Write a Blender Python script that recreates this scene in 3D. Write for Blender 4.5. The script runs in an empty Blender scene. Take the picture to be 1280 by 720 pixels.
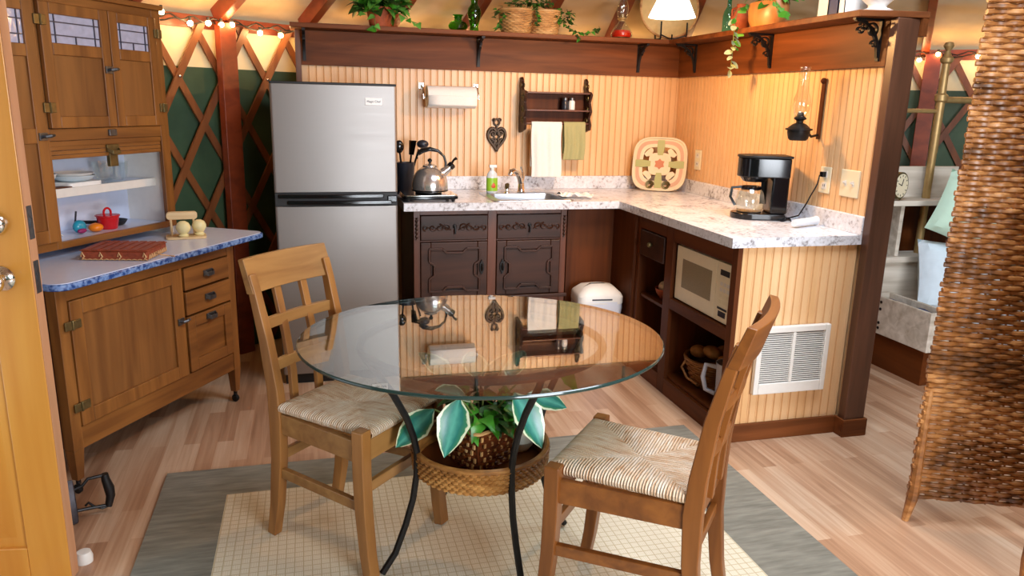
import bpy, bmesh, math, random
from mathutils import Vector, Matrix
random.seed(7)
S = bpy.context.scene
COL = S.collection
PI = math.pi
R = math.radians

# ------------------------------------------------------------------ camera
def make_camera():
    f, yaw, pitch, roll = 945.8345, .2646, .2402, .0235
    cy, sy = math.cos(yaw), math.sin(yaw)
    fw = Vector((sy*math.cos(pitch), cy*math.cos(pitch), -math.sin(pitch)))
    r = Vector((cy, -sy, 0)); u = r.cross(fw)
    c, s = math.cos(roll), math.sin(roll)
    r2 = c*r + s*u; u2 = -s*r + c*u
    cam = bpy.data.cameras.new('camera'); cam.sensor_width = 36; cam.lens = f*36/1280
    cam.clip_start = .05
    o = bpy.data.objects.new('camera', cam); COL.objects.link(o)
    m = Matrix((r2, u2, -fw)).transposed().to_4x4()
    m.translation = Vector((-.5038, -4.5585, 1.4331))
    o.matrix_world = m
    S.camera = o
make_camera()

# ------------------------------------------------------------------ light
vs = S.view_settings
vs.view_transform = 'Standard'; vs.look = 'None'; vs.gamma = 1; vs.use_curve_mapping = False
vs.exposure = 0.02
W = bpy.data.worlds.new('world'); S.world = W; W.use_nodes = True
W.node_tree.nodes['Background'].inputs[0].default_value = (.75, .86, 1, 1)
W.node_tree.nodes['Background'].inputs[1].default_value = 1.0
S.cycles.max_bounces = 10; S.cycles.transparent_max_bounces = 24
S.cycles.caustics_reflective = False; S.cycles.caustics_refractive = False
S.cycles.sample_clamp_indirect = 6.0
try:
    S.cycles.use_denoising = True
except Exception:
    pass

def area(name, loc, target, sx, sy, power, color):
    l = bpy.data.lights.new(name, 'AREA'); l.shape = 'RECTANGLE'; l.size = sx; l.size_y = sy
    l.energy = power; l.color = color
    o = bpy.data.objects.new(name, l); COL.objects.link(o)
    o.location = loc
    o.rotation_euler = (Vector(target)-Vector(loc)).to_track_quat('-Z', 'Y').to_euler()
    return o
# daylight through the open front door, plus added daylight, assumed behind the camera and at an unseen roof dome
area('door_daylight', (-2.0, -2.75, 1.0), (.6, -2.6, .7), 0.8, 1.6, 5, (.84, .92, 1.0))
area('assumed_rear_daylight', (1.0, -6.0, 1.3), (.7, -1.5, .95), 2.2, 1.1, 200, (.88, .93, 1.0))  # added area light: daylight assumed behind the camera, no window in the wall
area('assumed_dome_daylight', (1.207, -2.73, 2.95), (1.207, -2.73, 0), 1.3, 1.3, 92, (.82, .90, 1.0))  # added area light for an assumed dome, out of view

# ------------------------------------------------------------------ materials
MATS = {}
def srgb(r, g, b):
    def k(c):
        c /= 255.
        return c/12.92 if c <= .04045 else ((c+.055)/1.055)**2.4
    return (k(r), k(g), k(b), 1)
class NT:
    def __init__(s, m):
        m.use_nodes = True; s.t = m.node_tree; s.t.nodes.clear()
    def n(s, typ, ins=None, **kw):
        q = s.t.nodes.new(typ)
        for k, v in kw.items(): setattr(q, k, v)
        for k, v in (ins or {}).items():
            if isinstance(v, tuple) and len(v) == 2 and hasattr(v[0], 'outputs'):
                s.t.links.new(v[0].outputs[v[1]], q.inputs[k])
            else: q.inputs[k].default_value = v
        return q
def newmat(key):
    m = bpy.data.materials.new(key); MATS[key] = m
    return m, NT(m)
def finish(t, bsdf):
    o = t.n('ShaderNodeOutputMaterial'); t.t.links.new(bsdf.outputs[0], o.inputs[0])
def ramp(t, src, stops):
    r = t.n('ShaderNodeValToRGB', {'Fac': src})
    e = r.color_ramp.elements
    while len(e) < len(stops): e.new(.5)
    for i, (p, c) in enumerate(stops): e[i].position = p; e[i].color = c
    return r
def coords(t, scale=(1, 1, 1), rot=(0, 0, 0), src='Object'):
    tc = t.n('ShaderNodeTexCoord')
    mp = t.n('ShaderNodeMapping', {'Vector': (tc, src)})
    mp.inputs['Scale'].default_value = scale; mp.inputs['Rotation'].default_value = rot
    return mp
def plain(key, col, rough=.5, metal=0, bump=0, bscale=60, var=.0, coat=0, spec=.5):
    if key in MATS: return MATS[key]
    m, t = newmat(key)
    mp = coords(t)
    nz = t.n('ShaderNodeTexNoise', {'Vector': (mp, 0), 'Scale': bscale, 'Detail': 4.})
    c = Vector(col[:3])
    lo = tuple(c*(1-var))+(1,); hi = tuple(min(1, x*(1+var)) for x in c)+(1,)
    rp = ramp(t, (nz, 'Fac'), [(.3, lo), (.7, hi)])
    ins = {'Base Color': (rp, 0), 'Roughness': rough, 'Metallic': metal, 'Coat Weight': coat, 'Specular IOR Level': spec}
    if bump:
        ins['Normal'] = (t.n('ShaderNodeBump', {'Height': (nz, 'Fac'), 'Strength': bump, 'Distance': .004}), 0)
    finish(t, t.n('ShaderNodeBsdfPrincipled', ins))
    return m
def wood(key, dark, light, axis='z', scale=1., rough=.42, knots=False, coat=.15, spec=.5):
    if key in MATS: return MATS[key]
    m, t = newmat(key)
    sc = {'x': (2, 26, 26), 'y': (26, 2, 26), 'z': (26, 26, 2)}[axis]
    mp = coords(t, tuple(q*scale for q in sc))
    n1 = t.n('ShaderNodeTexNoise', {'Vector': (mp, 0), 'Scale': 1., 'Detail': 6., 'Distortion': .6})
    sc2 = {'x': (.7, 7, 7), 'y': (7, .7, 7), 'z': (7, 7, .7)}[axis]
    mp2 = coords(t, tuple(q*scale for q in sc2))
    n2 = t.n('ShaderNodeTexNoise', {'Vector': (mp2, 0), 'Scale': 1., 'Detail': 3., 'Distortion': 1.2})
    mx = t.n('ShaderNodeMath', {0: (n1, 'Fac'), 1: (n2, 'Fac')}, operation='ADD')
    hf = t.n('ShaderNodeMath', {0: (mx, 0), 1: .5}, operation='MULTIPLY')
    rp = ramp(t, (hf, 0), [(.36, dark), (.62, light)])
    bp = t.n('ShaderNodeBump', {'Height': (n1, 'Fac'), 'Strength': .12, 'Distance': .002})
    finish(t, t.n('ShaderNodeBsdfPrincipled', {'Base Color': (rp, 0), 'Roughness': rough, 'Normal': (bp, 0), 'Coat Weight': coat, 'Coat Roughness': .25, 'Specular IOR Level': spec}))
    return m
def glass(key, tint=(.95, .98, .96, 1), f0=.04, rough=.0):
    # clear pane: tinted see-through with a Schlick mirror coat
    if key in MATS: return MATS[key]
    m, t = newmat(key)
    g = t.n('ShaderNodeNewGeometry')
    d = t.n('ShaderNodeVectorMath', {0: (g, 'Normal'), 1: (g, 'Incoming')}, operation='DOT_PRODUCT')
    a = t.n('ShaderNodeMath', {0: (d, 'Value')}, operation='ABSOLUTE')
    i = t.n('ShaderNodeMath', {0: 1., 1: (a, 0)}, operation='SUBTRACT')
    p = t.n('ShaderNodeMath', {0: (i, 0), 1: 5.}, operation='POWER')
    q = t.n('ShaderNodeMath', {0: (p, 0), 1: 1-f0, 2: f0}, operation='MULTIPLY_ADD')
    tr = t.n('ShaderNodeBsdfTransparent', {'Color': tint})
    gl = t.n('ShaderNodeBsdfGlossy', {'Color': (1, 1, 1, 1), 'Roughness': rough})
    mx = t.n('ShaderNodeMixShader', {0: (q, 0), 1: (tr, 0), 2: (gl, 0)})
    finish(t, mx)
    return m
def emit(key, col, strength):
    if key in MATS: return MATS[key]
    m, t = newmat(key)
    finish(t, t.n('ShaderNodeEmission', {'Color': col, 'Strength': strength}))
    return m

def mat_floor():
    m, t = newmat('laminate')
    mp = coords(t, (1, 1, 1), (0, 0, R(90)))
    br = t.n('ShaderNodeTexBrick', {'Vector': (mp, 0), 'Scale': 1., 'Brick Width': .52, 'Row Height': .066, 'Mortar Size': .0007, 'Mortar Smooth': .2,
             'Color1': (0, 0, 0, 1), 'Color2': (1, 1, 1, 1), 'Mortar': (.35, .35, .35, 1), 'Bias': 0.}, offset=.37, offset_frequency=2)
    mg = coords(t, (38, 1.5, 1))
    n1 = t.n('ShaderNodeTexNoise', {'Vector': (mg, 0), 'Scale': 1., 'Detail': 6., 'Distortion': 1.2})
    mg2 = coords(t, (9, 1., 1))
    n2 = t.n('ShaderNodeTexNoise', {'Vector': (mg2, 0), 'Scale': 1., 'Detail': 2., 'Distortion': .4})
    a = t.n('ShaderNodeMath', {0: (br, 'Color'), 1: .3}, operation='MULTIPLY')
    b = t.n('ShaderNodeMath', {0: (n1, 'Fac'), 1: .55, 2: (a, 0)}, operation='MULTIPLY_ADD')
    c = t.n('ShaderNodeMath', {0: (n2, 'Fac'), 1: .4, 2: (b, 0)}, operation='MULTIPLY_ADD')
    rp = ramp(t, (c, 0), [(.36, srgb(148, 108, 80)), (.6, srgb(184, 146, 116)), (.88, srgb(210, 182, 154))])
    finish(t, t.n('ShaderNodeBsdfPrincipled', {'Base Color': (rp, 0), 'Roughness': .36, 'Coat Weight': .1, 'Coat Roughness': .35}))
    return m
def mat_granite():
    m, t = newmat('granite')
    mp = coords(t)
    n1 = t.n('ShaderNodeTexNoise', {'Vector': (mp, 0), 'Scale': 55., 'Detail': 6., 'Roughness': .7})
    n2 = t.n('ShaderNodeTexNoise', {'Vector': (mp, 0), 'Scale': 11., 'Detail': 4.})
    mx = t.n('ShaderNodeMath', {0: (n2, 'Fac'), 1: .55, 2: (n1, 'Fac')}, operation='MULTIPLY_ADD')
    rp = ramp(t, (mx, 0), [(.52, srgb(116, 110, 112)), (.62, srgb(170, 166, 168)), (.72, srgb(216, 217, 222)), (.95, srgb(234, 236, 242))])  # pale tones cooled: bluish daylight reflection put into the stone colour
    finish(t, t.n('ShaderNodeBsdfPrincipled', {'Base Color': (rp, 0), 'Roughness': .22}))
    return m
def mat_rug_center():
    m, t = newmat('rug_cream')
    mp = coords(t, (1, 1, 1))
    ck = t.n('ShaderNodeTexChecker', {'Vector': (mp, 0), 'Scale': 37.037, 'Color1': (0, 0, 0, 1), 'Color2': (1, 1, 1, 1)})
    wx = t.n('ShaderNodeTexWave', {'Vector': (mp, 0), 'Scale': 46.}, bands_direction='X')
    wy = t.n('ShaderNodeTexWave', {'Vector': (mp, 0), 'Scale': 46.}, bands_direction='Y')
    mx = t.n('ShaderNodeMix', {'Factor': (ck, 'Fac'), 2: (wx, 'Fac'), 3: (wy, 'Fac')})
    br = t.n('ShaderNodeTexBrick', {'Vector': (mp, 0), 'Scale': 1., 'Brick Width': .027, 'Row Height': .027, 'Mortar Size': .0022, 'Mortar Smooth': .5,
             'Color1': (1, 1, 1, 1), 'Color2': (1, 1, 1, 1), 'Mortar': (0, 0, 0, 1)}, offset=0.)
    ml = t.n('ShaderNodeMath', {0: (mx, 0), 1: .45, 2: .55}, operation='MULTIPLY_ADD')
    m2 = t.n('ShaderNodeMath', {0: (ml, 0), 1: (br, 'Color')}, operation='MULTIPLY')
    rp = ramp(t, (m2, 0), [(.0, srgb(190, 176, 144)), (.5, srgb(208, 198, 172)), (1., srgb(222, 215, 196))])
    bp = t.n('ShaderNodeBump', {'Height': (m2, 0), 'Strength': .3, 'Distance': .002})
    finish(t, t.n('ShaderNodeBsdfPrincipled', {'Base Color': (rp, 0), 'Roughness': .85, 'Normal': (bp, 0), 'Specular IOR Level': .2}))
    return m
def mat_cloth_lines(key, lo, hi, scale, rough=.9):
    if key in MATS: return MATS[key]
    m, t = newmat(key)
    mp = coords(t, (scale*.15, scale, scale))
    n1 = t.n('ShaderNodeTexNoise', {'Vector': (mp, 0), 'Scale': 1., 'Detail': 5.})
    rp = ramp(t, (n1, 'Fac'), [(.3, lo), (.7, hi)])
    bp = t.n('ShaderNodeBump', {'Height': (n1, 'Fac'), 'Strength': .2, 'Distance': .003})
    finish(t, t.n('ShaderNodeBsdfPrincipled', {'Base Color': (rp, 0), 'Roughness': rough, 'Normal': (bp, 0), 'Specular IOR Level': .2}))
    return m
def mat_yurt_wall():
    m, t = newmat('yurt_canvas')
    tc = t.n('ShaderNodeTexCoord'); sp = t.n('ShaderNodeSeparateXYZ', {0: (tc, 'Object')})
    nz = t.n('ShaderNodeTexNoise', {'Vector': (tc, 'Object'), 'Scale': 5., 'Detail': 3.})
    dn = t.n('ShaderNodeTexNoise', {'Vector': (tc, 'Object'), 'Scale': 3., 'Detail': 4.})
    gr = ramp(t, (dn, 'Fac'), [(.3, srgb(44, 66, 46)), (.7, srgb(66, 92, 62))])
    cr = ramp(t, (nz, 'Fac'), [(.3, srgb(226, 206, 160)), (.7, srgb(238, 222, 180))])
    st = t.n('ShaderNodeMath', {0: (sp, 'Z'), 1: 1.575}, operation='GREATER_THAN')
    mx = t.n('ShaderNodeMix', {'Factor': (st, 0), 6: (gr, 0), 7: (cr, 0)}, data_type='RGBA')
    bp = t.n('ShaderNodeBump', {'Height': (nz, 'Fac'), 'Strength': .5, 'Distance': .02})
    finish(t, t.n('ShaderNodeBsdfPrincipled', {'Base Color': (mx, 2), 'Roughness': .55, 'Normal': (bp, 0)}))
    return m
def mat_ceiling():
    m, t = newmat('roof_fabric')
    mp = coords(t, (1, 1, 1))
    wv = t.n('ShaderNodeTexWave', {'Vector': (mp, 0), 'Scale': 2.2, 'Distortion': 5., 'Detail': 2., 'Detail Scale': 1.2}, bands_direction='Z')
    nz = t.n('ShaderNodeTexNoise', {'Vector': (mp, 0), 'Scale': 3., 'Detail': 4.})
    rp = ramp(t, (nz, 'Fac'), [(.3, srgb(196, 170, 132)), (.7, srgb(214, 192, 156))])
    bp = t.n('ShaderNodeBump', {'Height': (wv, 'Fac'), 'Strength': .6, 'Distance': .03})
    finish(t, t.n('ShaderNodeBsdfPrincipled', {'Base Color': (rp, 0), 'Roughness': .8, 'Normal': (bp, 0), 'Specular IOR Level': .15}))
    return m
def mat_rush():
    m, t = newmat('rush')
    tc = t.n('ShaderNodeTexCoord')
    mp = t.n('ShaderNodeMapping', {'Vector': (tc, 'UV')}); mp.inputs['Scale'].default_value = (90, 4, 1)
    n1 = t.n('ShaderNodeTexNoise', {'Vector': (mp, 0), 'Scale': 1., 'Detail': 3., 'Distortion': .3})
    wv = t.n('ShaderNodeTexWave', {'Vector': (tc, 'UV'), 'Scale': 15., 'Distortion': 1.2, 'Detail': 1., 'Detail Scale': 3.}, bands_direction='X')
    mp3 = t.n('ShaderNodeMapping', {'Vector': (tc, 'UV')}); mp3.inputs['Scale'].default_value = (16, 2, 1)
    n3 = t.n('ShaderNodeTexNoise', {'Vector': (mp3, 0), 'Scale': 1., 'Detail': 2.})
    ad = t.n('ShaderNodeMath', {0: (n3, 'Fac'), 1: (n1, 'Fac')}, operation='ADD')
    hf = t.n('ShaderNodeMath', {0: (ad, 0), 1: .5}, operation='MULTIPLY')
    hf = t.n('ShaderNodeMath', {0: (wv, 'Fac'), 1: .10, 2: (t.n('ShaderNodeMath', {0: (hf, 0), 1: .05}, operation='SUBTRACT'), 0)}, operation='MULTIPLY_ADD')
    rp = ramp(t, (hf, 0), [(.33, srgb(186, 130, 84)), (.47, srgb(224, 194, 160)), (.62, srgb(238, 222, 202))])
    bp = t.n('ShaderNodeBump', {'Height': (wv, 'Fac'), 'Strength': .9, 'Distance': .005})
    finish(t, t.n('ShaderNodeBsdfPrincipled', {'Base Color': (rp, 0), 'Roughness': .5, 'Normal': (bp, 0)}))
    return m
def mat_wicker(key, a, b, c, zs=40, rough=.35):
    if key in MATS: return MATS[key]
    m, t = newmat(key)
    mp = coords(t, (14, 14, zs))
    n1 = t.n('ShaderNodeTexNoise', {'Vector': (mp, 0), 'Scale': 1., 'Detail': 4., 'Roughness': .6})
    mp2 = coords(t, (1.5, 1.5, 7))
    n2 = t.n('ShaderNodeTexNoise', {'Vector': (mp2, 0), 'Scale': 1., 'Detail': 2.})
    ad = t.n('ShaderNodeMath', {0: (n1, 'Fac'), 1: (n2, 'Fac')}, operation='ADD')
    hf = t.n('ShaderNodeMath', {0: (ad, 0), 1: .5}, operation='MULTIPLY')
    rp = ramp(t, (hf, 0), [(.36, a), (.5, b), (.64, c)])
    finish(t, t.n('ShaderNodeBsdfPrincipled', {'Base Color': (rp, 0), 'Roughness': rough}))
    return m
def mat_hosta():
    m, t = newmat('variegated_leaf')
    tc = t.n('ShaderNodeTexCoord'); sp = t.n('ShaderNodeSeparateXYZ', {0: (tc, 'UV')})
    a = t.n('ShaderNodeMath', {0: (sp, 'X'), 1: .5}, operation='SUBTRACT')
    b = t.n('ShaderNodeMath', {0: (a, 0)}, operation='ABSOLUTE')
    nz = t.n('ShaderNodeTexNoise', {'Vector': (tc, 'UV'), 'Scale': 9., 'Detail': 3.})
    c = t.n('ShaderNodeMath', {0: (nz, 'Fac'), 1: .16, 2: (b, 0)}, operation='MULTIPLY_ADD')
    rp = ramp(t, (c, 0), [(.08, srgb(90, 170, 150)), (.3, srgb(40, 120, 110)), (.47, srgb(60, 130, 90)), (.5, srgb(226, 232, 196))])
    finish(t, t.n('ShaderNodeBsdfPrincipled', {'Base Color': (rp, 0), 'Roughness': .3}))
    return m
def mat_porcelain_edge():
    m, t = newmat('blue_enamel')
    mp = coords(t)
    n1 = t.n('ShaderNodeTexNoise', {'Vector': (mp, 0), 'Scale': 60., 'Detail': 4.})
    rp = ramp(t, (n1, 'Fac'), [(.4, srgb(40, 70, 130)), (.6, srgb(120, 150, 200))])
    finish(t, t.n('ShaderNodeBsdfPrincipled', {'Base Color': (rp, 0), 'Roughness': .2}))
    return m
def mat_brushed(key, col, rough=.32, sc=(3, 3, 260)):
    if key in MATS: return MATS[key]
    m, t = newmat(key)
    mp = coords(t, sc)
    n1 = t.n('ShaderNodeTexNoise', {'Vector': (mp, 0), 'Scale': 1., 'Detail': 3.})
    r1 = t.n('ShaderNodeMath', {0: (n1, 'Fac'), 1: .1, 2: rough-.05}, operation='MULTIPLY_ADD')
    finish(t, t.n('ShaderNodeBsdfPrincipled', {'Base Color': col, 'Roughness': (r1, 0), 'Metallic': .85}))
    return m

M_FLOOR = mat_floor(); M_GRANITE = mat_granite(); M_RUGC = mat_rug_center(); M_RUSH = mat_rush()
M_YURT = mat_yurt_wall(); M_CEIL = mat_ceiling(); M_HOSTA = mat_hosta(); M_BLUE = mat_porcelain_edge()
M_RUGB = mat_cloth_lines('rug_grey', srgb(112, 110, 100), srgb(140, 138, 126), 60)
M_OAKX = wood('oak_x', srgb(103, 60, 22), srgb(148, 96, 43), 'x')
M_OAKZ = wood('oak_z', srgb(103, 60, 22), srgb(148, 96, 43), 'z')
M_OAKP = wood('oak_panel', srgb(96, 57, 24), srgb(136, 89, 43), 'z', .8)
M_OAKD = wood('oak_dark_side', srgb(70, 34, 14), srgb(96, 52, 24), 'z')
M_PINE = wood('chair_pine', srgb(117, 72, 31), srgb(157, 107, 53), 'z', .9)
M_PINEX = wood('chair_pine_x', srgb(124, 81, 38), srgb(163, 119, 65), 'y', .9)
M_CHERRY = wood('chair_cherry', srgb(106, 58, 18), srgb(146, 88, 34), 'z', .9)
M_CHERRYX = wood('chair_cherry_x', srgb(106, 58, 18), srgb(146, 88, 34), 'y', .9)
M_BEADZ = wood('bead_pine', srgb(222, 174, 120), srgb(236, 196, 148), 'z', .5, rough=.38)
M_GROOVE = plain('groove_shade', srgb(206, 156, 104), .6, 0, 0, 30, .06)  # shade of the bead grooves, put into the colour of their faces
M_DARKX = wood('walnut_x', srgb(80, 42, 18), srgb(124, 70, 34), 'x', .8, coat=0, spec=.2, rough=.5)
M_DARKY = wood('walnut_y', srgb(80, 42, 18), srgb(124, 70, 34), 'y', .8, coat=0, spec=.2, rough=.5)
M_DARKZ = wood('walnut_z', srgb(72, 44, 30), srgb(108, 70, 50), 'z', .8)
M_CARVE = wood('carved_dark', srgb(40, 21, 12), srgb(70, 40, 26), 'x', .8, rough=.4, coat=0, spec=.35)
M_CARVEZ = wood('carved_dark_z', srgb(71, 32, 12), srgb(104, 52, 22), 'z', .8, rough=.38)
M_CABZ = wood('cabinet_brown_z', srgb(66, 30, 8), srgb(100, 50, 16), 'z', .7, coat=0, spec=.2, rough=.5)
M_CABY = wood('cabinet_brown_y', srgb(70, 32, 8), srgb(106, 54, 18), 'y', .7, coat=0, spec=.2, rough=.5)
M_REDZ = wood('rafter_red', srgb(104, 40, 18), srgb(146, 64, 30), 'x', .6)
M_LATT = wood('lattice_fir', srgb(96, 50, 24), srgb(142, 84, 44), 'z', .6)
M_DOOR = wood('door_pine', srgb(196, 125, 40), srgb(220, 160, 70), 'z', .5, rough=.3, coat=.3)
M_DOORE = wood('door_edge', srgb(176, 122, 84), srgb(206, 156, 116), 'z', .6)
M_WHITEW = wood('whitewash', srgb(176, 164, 146), srgb(222, 214, 200), 'x', .9, rough=.7, coat=0)
M_IRON = plain('black_iron', srgb(26, 24, 24), .45, .4, .2, 80, .2)
M_IRONG = plain('worn_iron', srgb(66, 62, 66), .42, .6, .2, 60, .25)
M_BLACK = plain('black_plastic', srgb(12, 12, 15), .12, 0, 0, 30, .1)
M_BLACKM = plain('black_matte', srgb(14, 13, 14), .5, 0, 0, 30, .1)
M_STEEL = mat_brushed('fridge_steel', (.34, .32, .305, 1), .48)
M_CHROME = plain('chrome', (.8, .8, .8, 1), .12, 1., 0, 30, .02)
M_STEELB = mat_brushed('kettle_steel', (.72, .70, .68, 1), .2, (200, 200, 3))
M_SINK = mat_brushed('sink_steel', (.44, .47, .52, 1), .3)
M_BRASS = plain('brass', srgb(186, 156, 104), .45, .6, 0, 30, .1)
M_OLDB = plain('tarnished_brass', srgb(120, 106, 70), .42, .8, .1, 60, .2)
M_PEWTER = plain('pewter', srgb(110, 112, 116), .35, .9, .1, 60, .2)
M_WHITE = plain('white_enamel', srgb(238, 236, 232), .3, 0, 0, 30, .02)
M_ENAM = plain('blue_white_enamel', srgb(208, 216, 236), .25, 0, 0, 30, .02)
M_WHITEP = plain('white_paint', srgb(226, 222, 214), .45, 0, 0, 30, .03)
M_CREAM = plain('cream_plastic', srgb(240, 230, 200), .35, 0, 0, 30, .02)
M_PLATE = plain('wall_plate', srgb(232, 222, 190), .35, 0, 0, 30, .02)
M_TOWELW = plain('white_terry', srgb(244, 242, 238), .95, 0, .6, 240, .04)
M_TOWELG = plain('sage_linen', srgb(168, 166, 118), .95, 0, .4, 240, .05)
M_PAPER = plain('paper', srgb(246, 244, 240), .9, 0, .2, 120, .02)
M_RED = plain('red_enamel', srgb(196, 26, 34), .25)
M_ORANGE = plain('orange_plastic', srgb(236, 130, 20), .3)
M_TEAL = plain('teal_plastic', srgb(40, 150, 176), .3, 0, 0, 30, .1)
M_LEATHER = plain('red_leather', srgb(140, 62, 36), .5, 0, .4, 60, .25)
M_LACE = plain('leather_lace', srgb(206, 160, 110), .6)
M_LIGHTW = wood('light_maple', srgb(208, 176, 126), srgb(232, 206, 160), 'x', 1.)
M_IVORY = plain('ivory_ceramic', srgb(236, 224, 168), .18, 0, 0, 30, .03)
M_TERRA = plain('terracotta', srgb(170, 84, 48), .75, 0, .2, 60, .15)
M_LEAF = plain('ivy_leaf', srgb(62, 132, 32), .4, 0, .2, 30, .4)
M_LEAFD = plain('dark_leaf', srgb(40, 74, 22), .45, 0, .2, 30, .4)
M_LEAFL = plain('light_leaf', srgb(104, 170, 70), .4, 0, .2, 30, .25)
M_LEAFP = plain('pale_leaf', srgb(150, 160, 120), .45, 0, .2, 40, .3)
M_STEM = plain('stem', srgb(110, 120, 60), .6)
M_GLASS = glass('clear_glass', (.96, .98, .97, 1), .09)
M_TGLASS = glass('table_glass', (.7, .77, .75, 1), .26)
M_GREENG = glass('green_glass', (.25, .72, .12, 1), .05)
M_TEALG = glass('teal_glass', (.4, .85, .78, 1), .05)
M_REDOIL = plain('red_oil', srgb(220, 40, 20), .1, 0, 0, 10, .05)
M_GEDGE = plain('glass_edge', srgb(40, 62, 58), .1)
M_SCREEN = mat_wicker('wicker_screen', srgb(84, 50, 22), srgb(150, 96, 46), srgb(204, 148, 90), 30, .36)
M_TRAYW = mat_wicker('tray_wicker', srgb(90, 54, 22), srgb(150, 100, 46), srgb(196, 146, 82), 60, .45)
M_BASKET = mat_wicker('basket_straw', srgb(150, 104, 56), srgb(196, 150, 92), srgb(226, 190, 134), 40, .6)
M_BASKD = mat_wicker('basket_dark', srgb(64, 28, 12), srgb(104, 50, 20), srgb(150, 86, 36), 60, .4)
M_BREADB = mat_wicker('bread_basket', srgb(84, 48, 18), srgb(132, 84, 34), srgb(170, 116, 56), 60, .5)
M_BREAD = plain('bread', srgb(176, 122, 62), .7, 0, .3, 30, .25)
M_MESHD = plain('microwave_window', srgb(150, 138, 112), .25, 0, 0, 200, .1)
M_GLOW = emit('bulb_glow', (1, .62, .25, 1), 60)
M_SHADE = emit('lit_shade', (1, .93, .8, 1), 4.5)
M_STAIN = plain('leaded_pane', srgb(178, 182, 206), .12, 0, .5, 40, .1)
M_LEAD = plain('lead_came', srgb(70, 72, 90), .4, .5)
M_MINT = plain('mint_cotton', srgb(186, 216, 196), .9, 0, .3, 20, .04)
M_SKYB = plain('pale_blue_cotton', srgb(206, 222, 232), .9, 0, .3, 20, .05)
M_NAVY = plain('navy_cloth', srgb(36, 56, 100), .8)
M_SOAPL = plain('soap_green', srgb(150, 200, 50), .35)
M_CLEARP = plain('clear_plastic', srgb(216, 222, 226), .15)
M_BLUEB = plain('navy_book', srgb(40, 56, 96), .6)
M_DGREY = plain('heater_dark', srgb(74, 74, 80), .5, .3)
M_DULL = plain('utensil_grey', srgb(40, 42, 52), .3)
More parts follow.
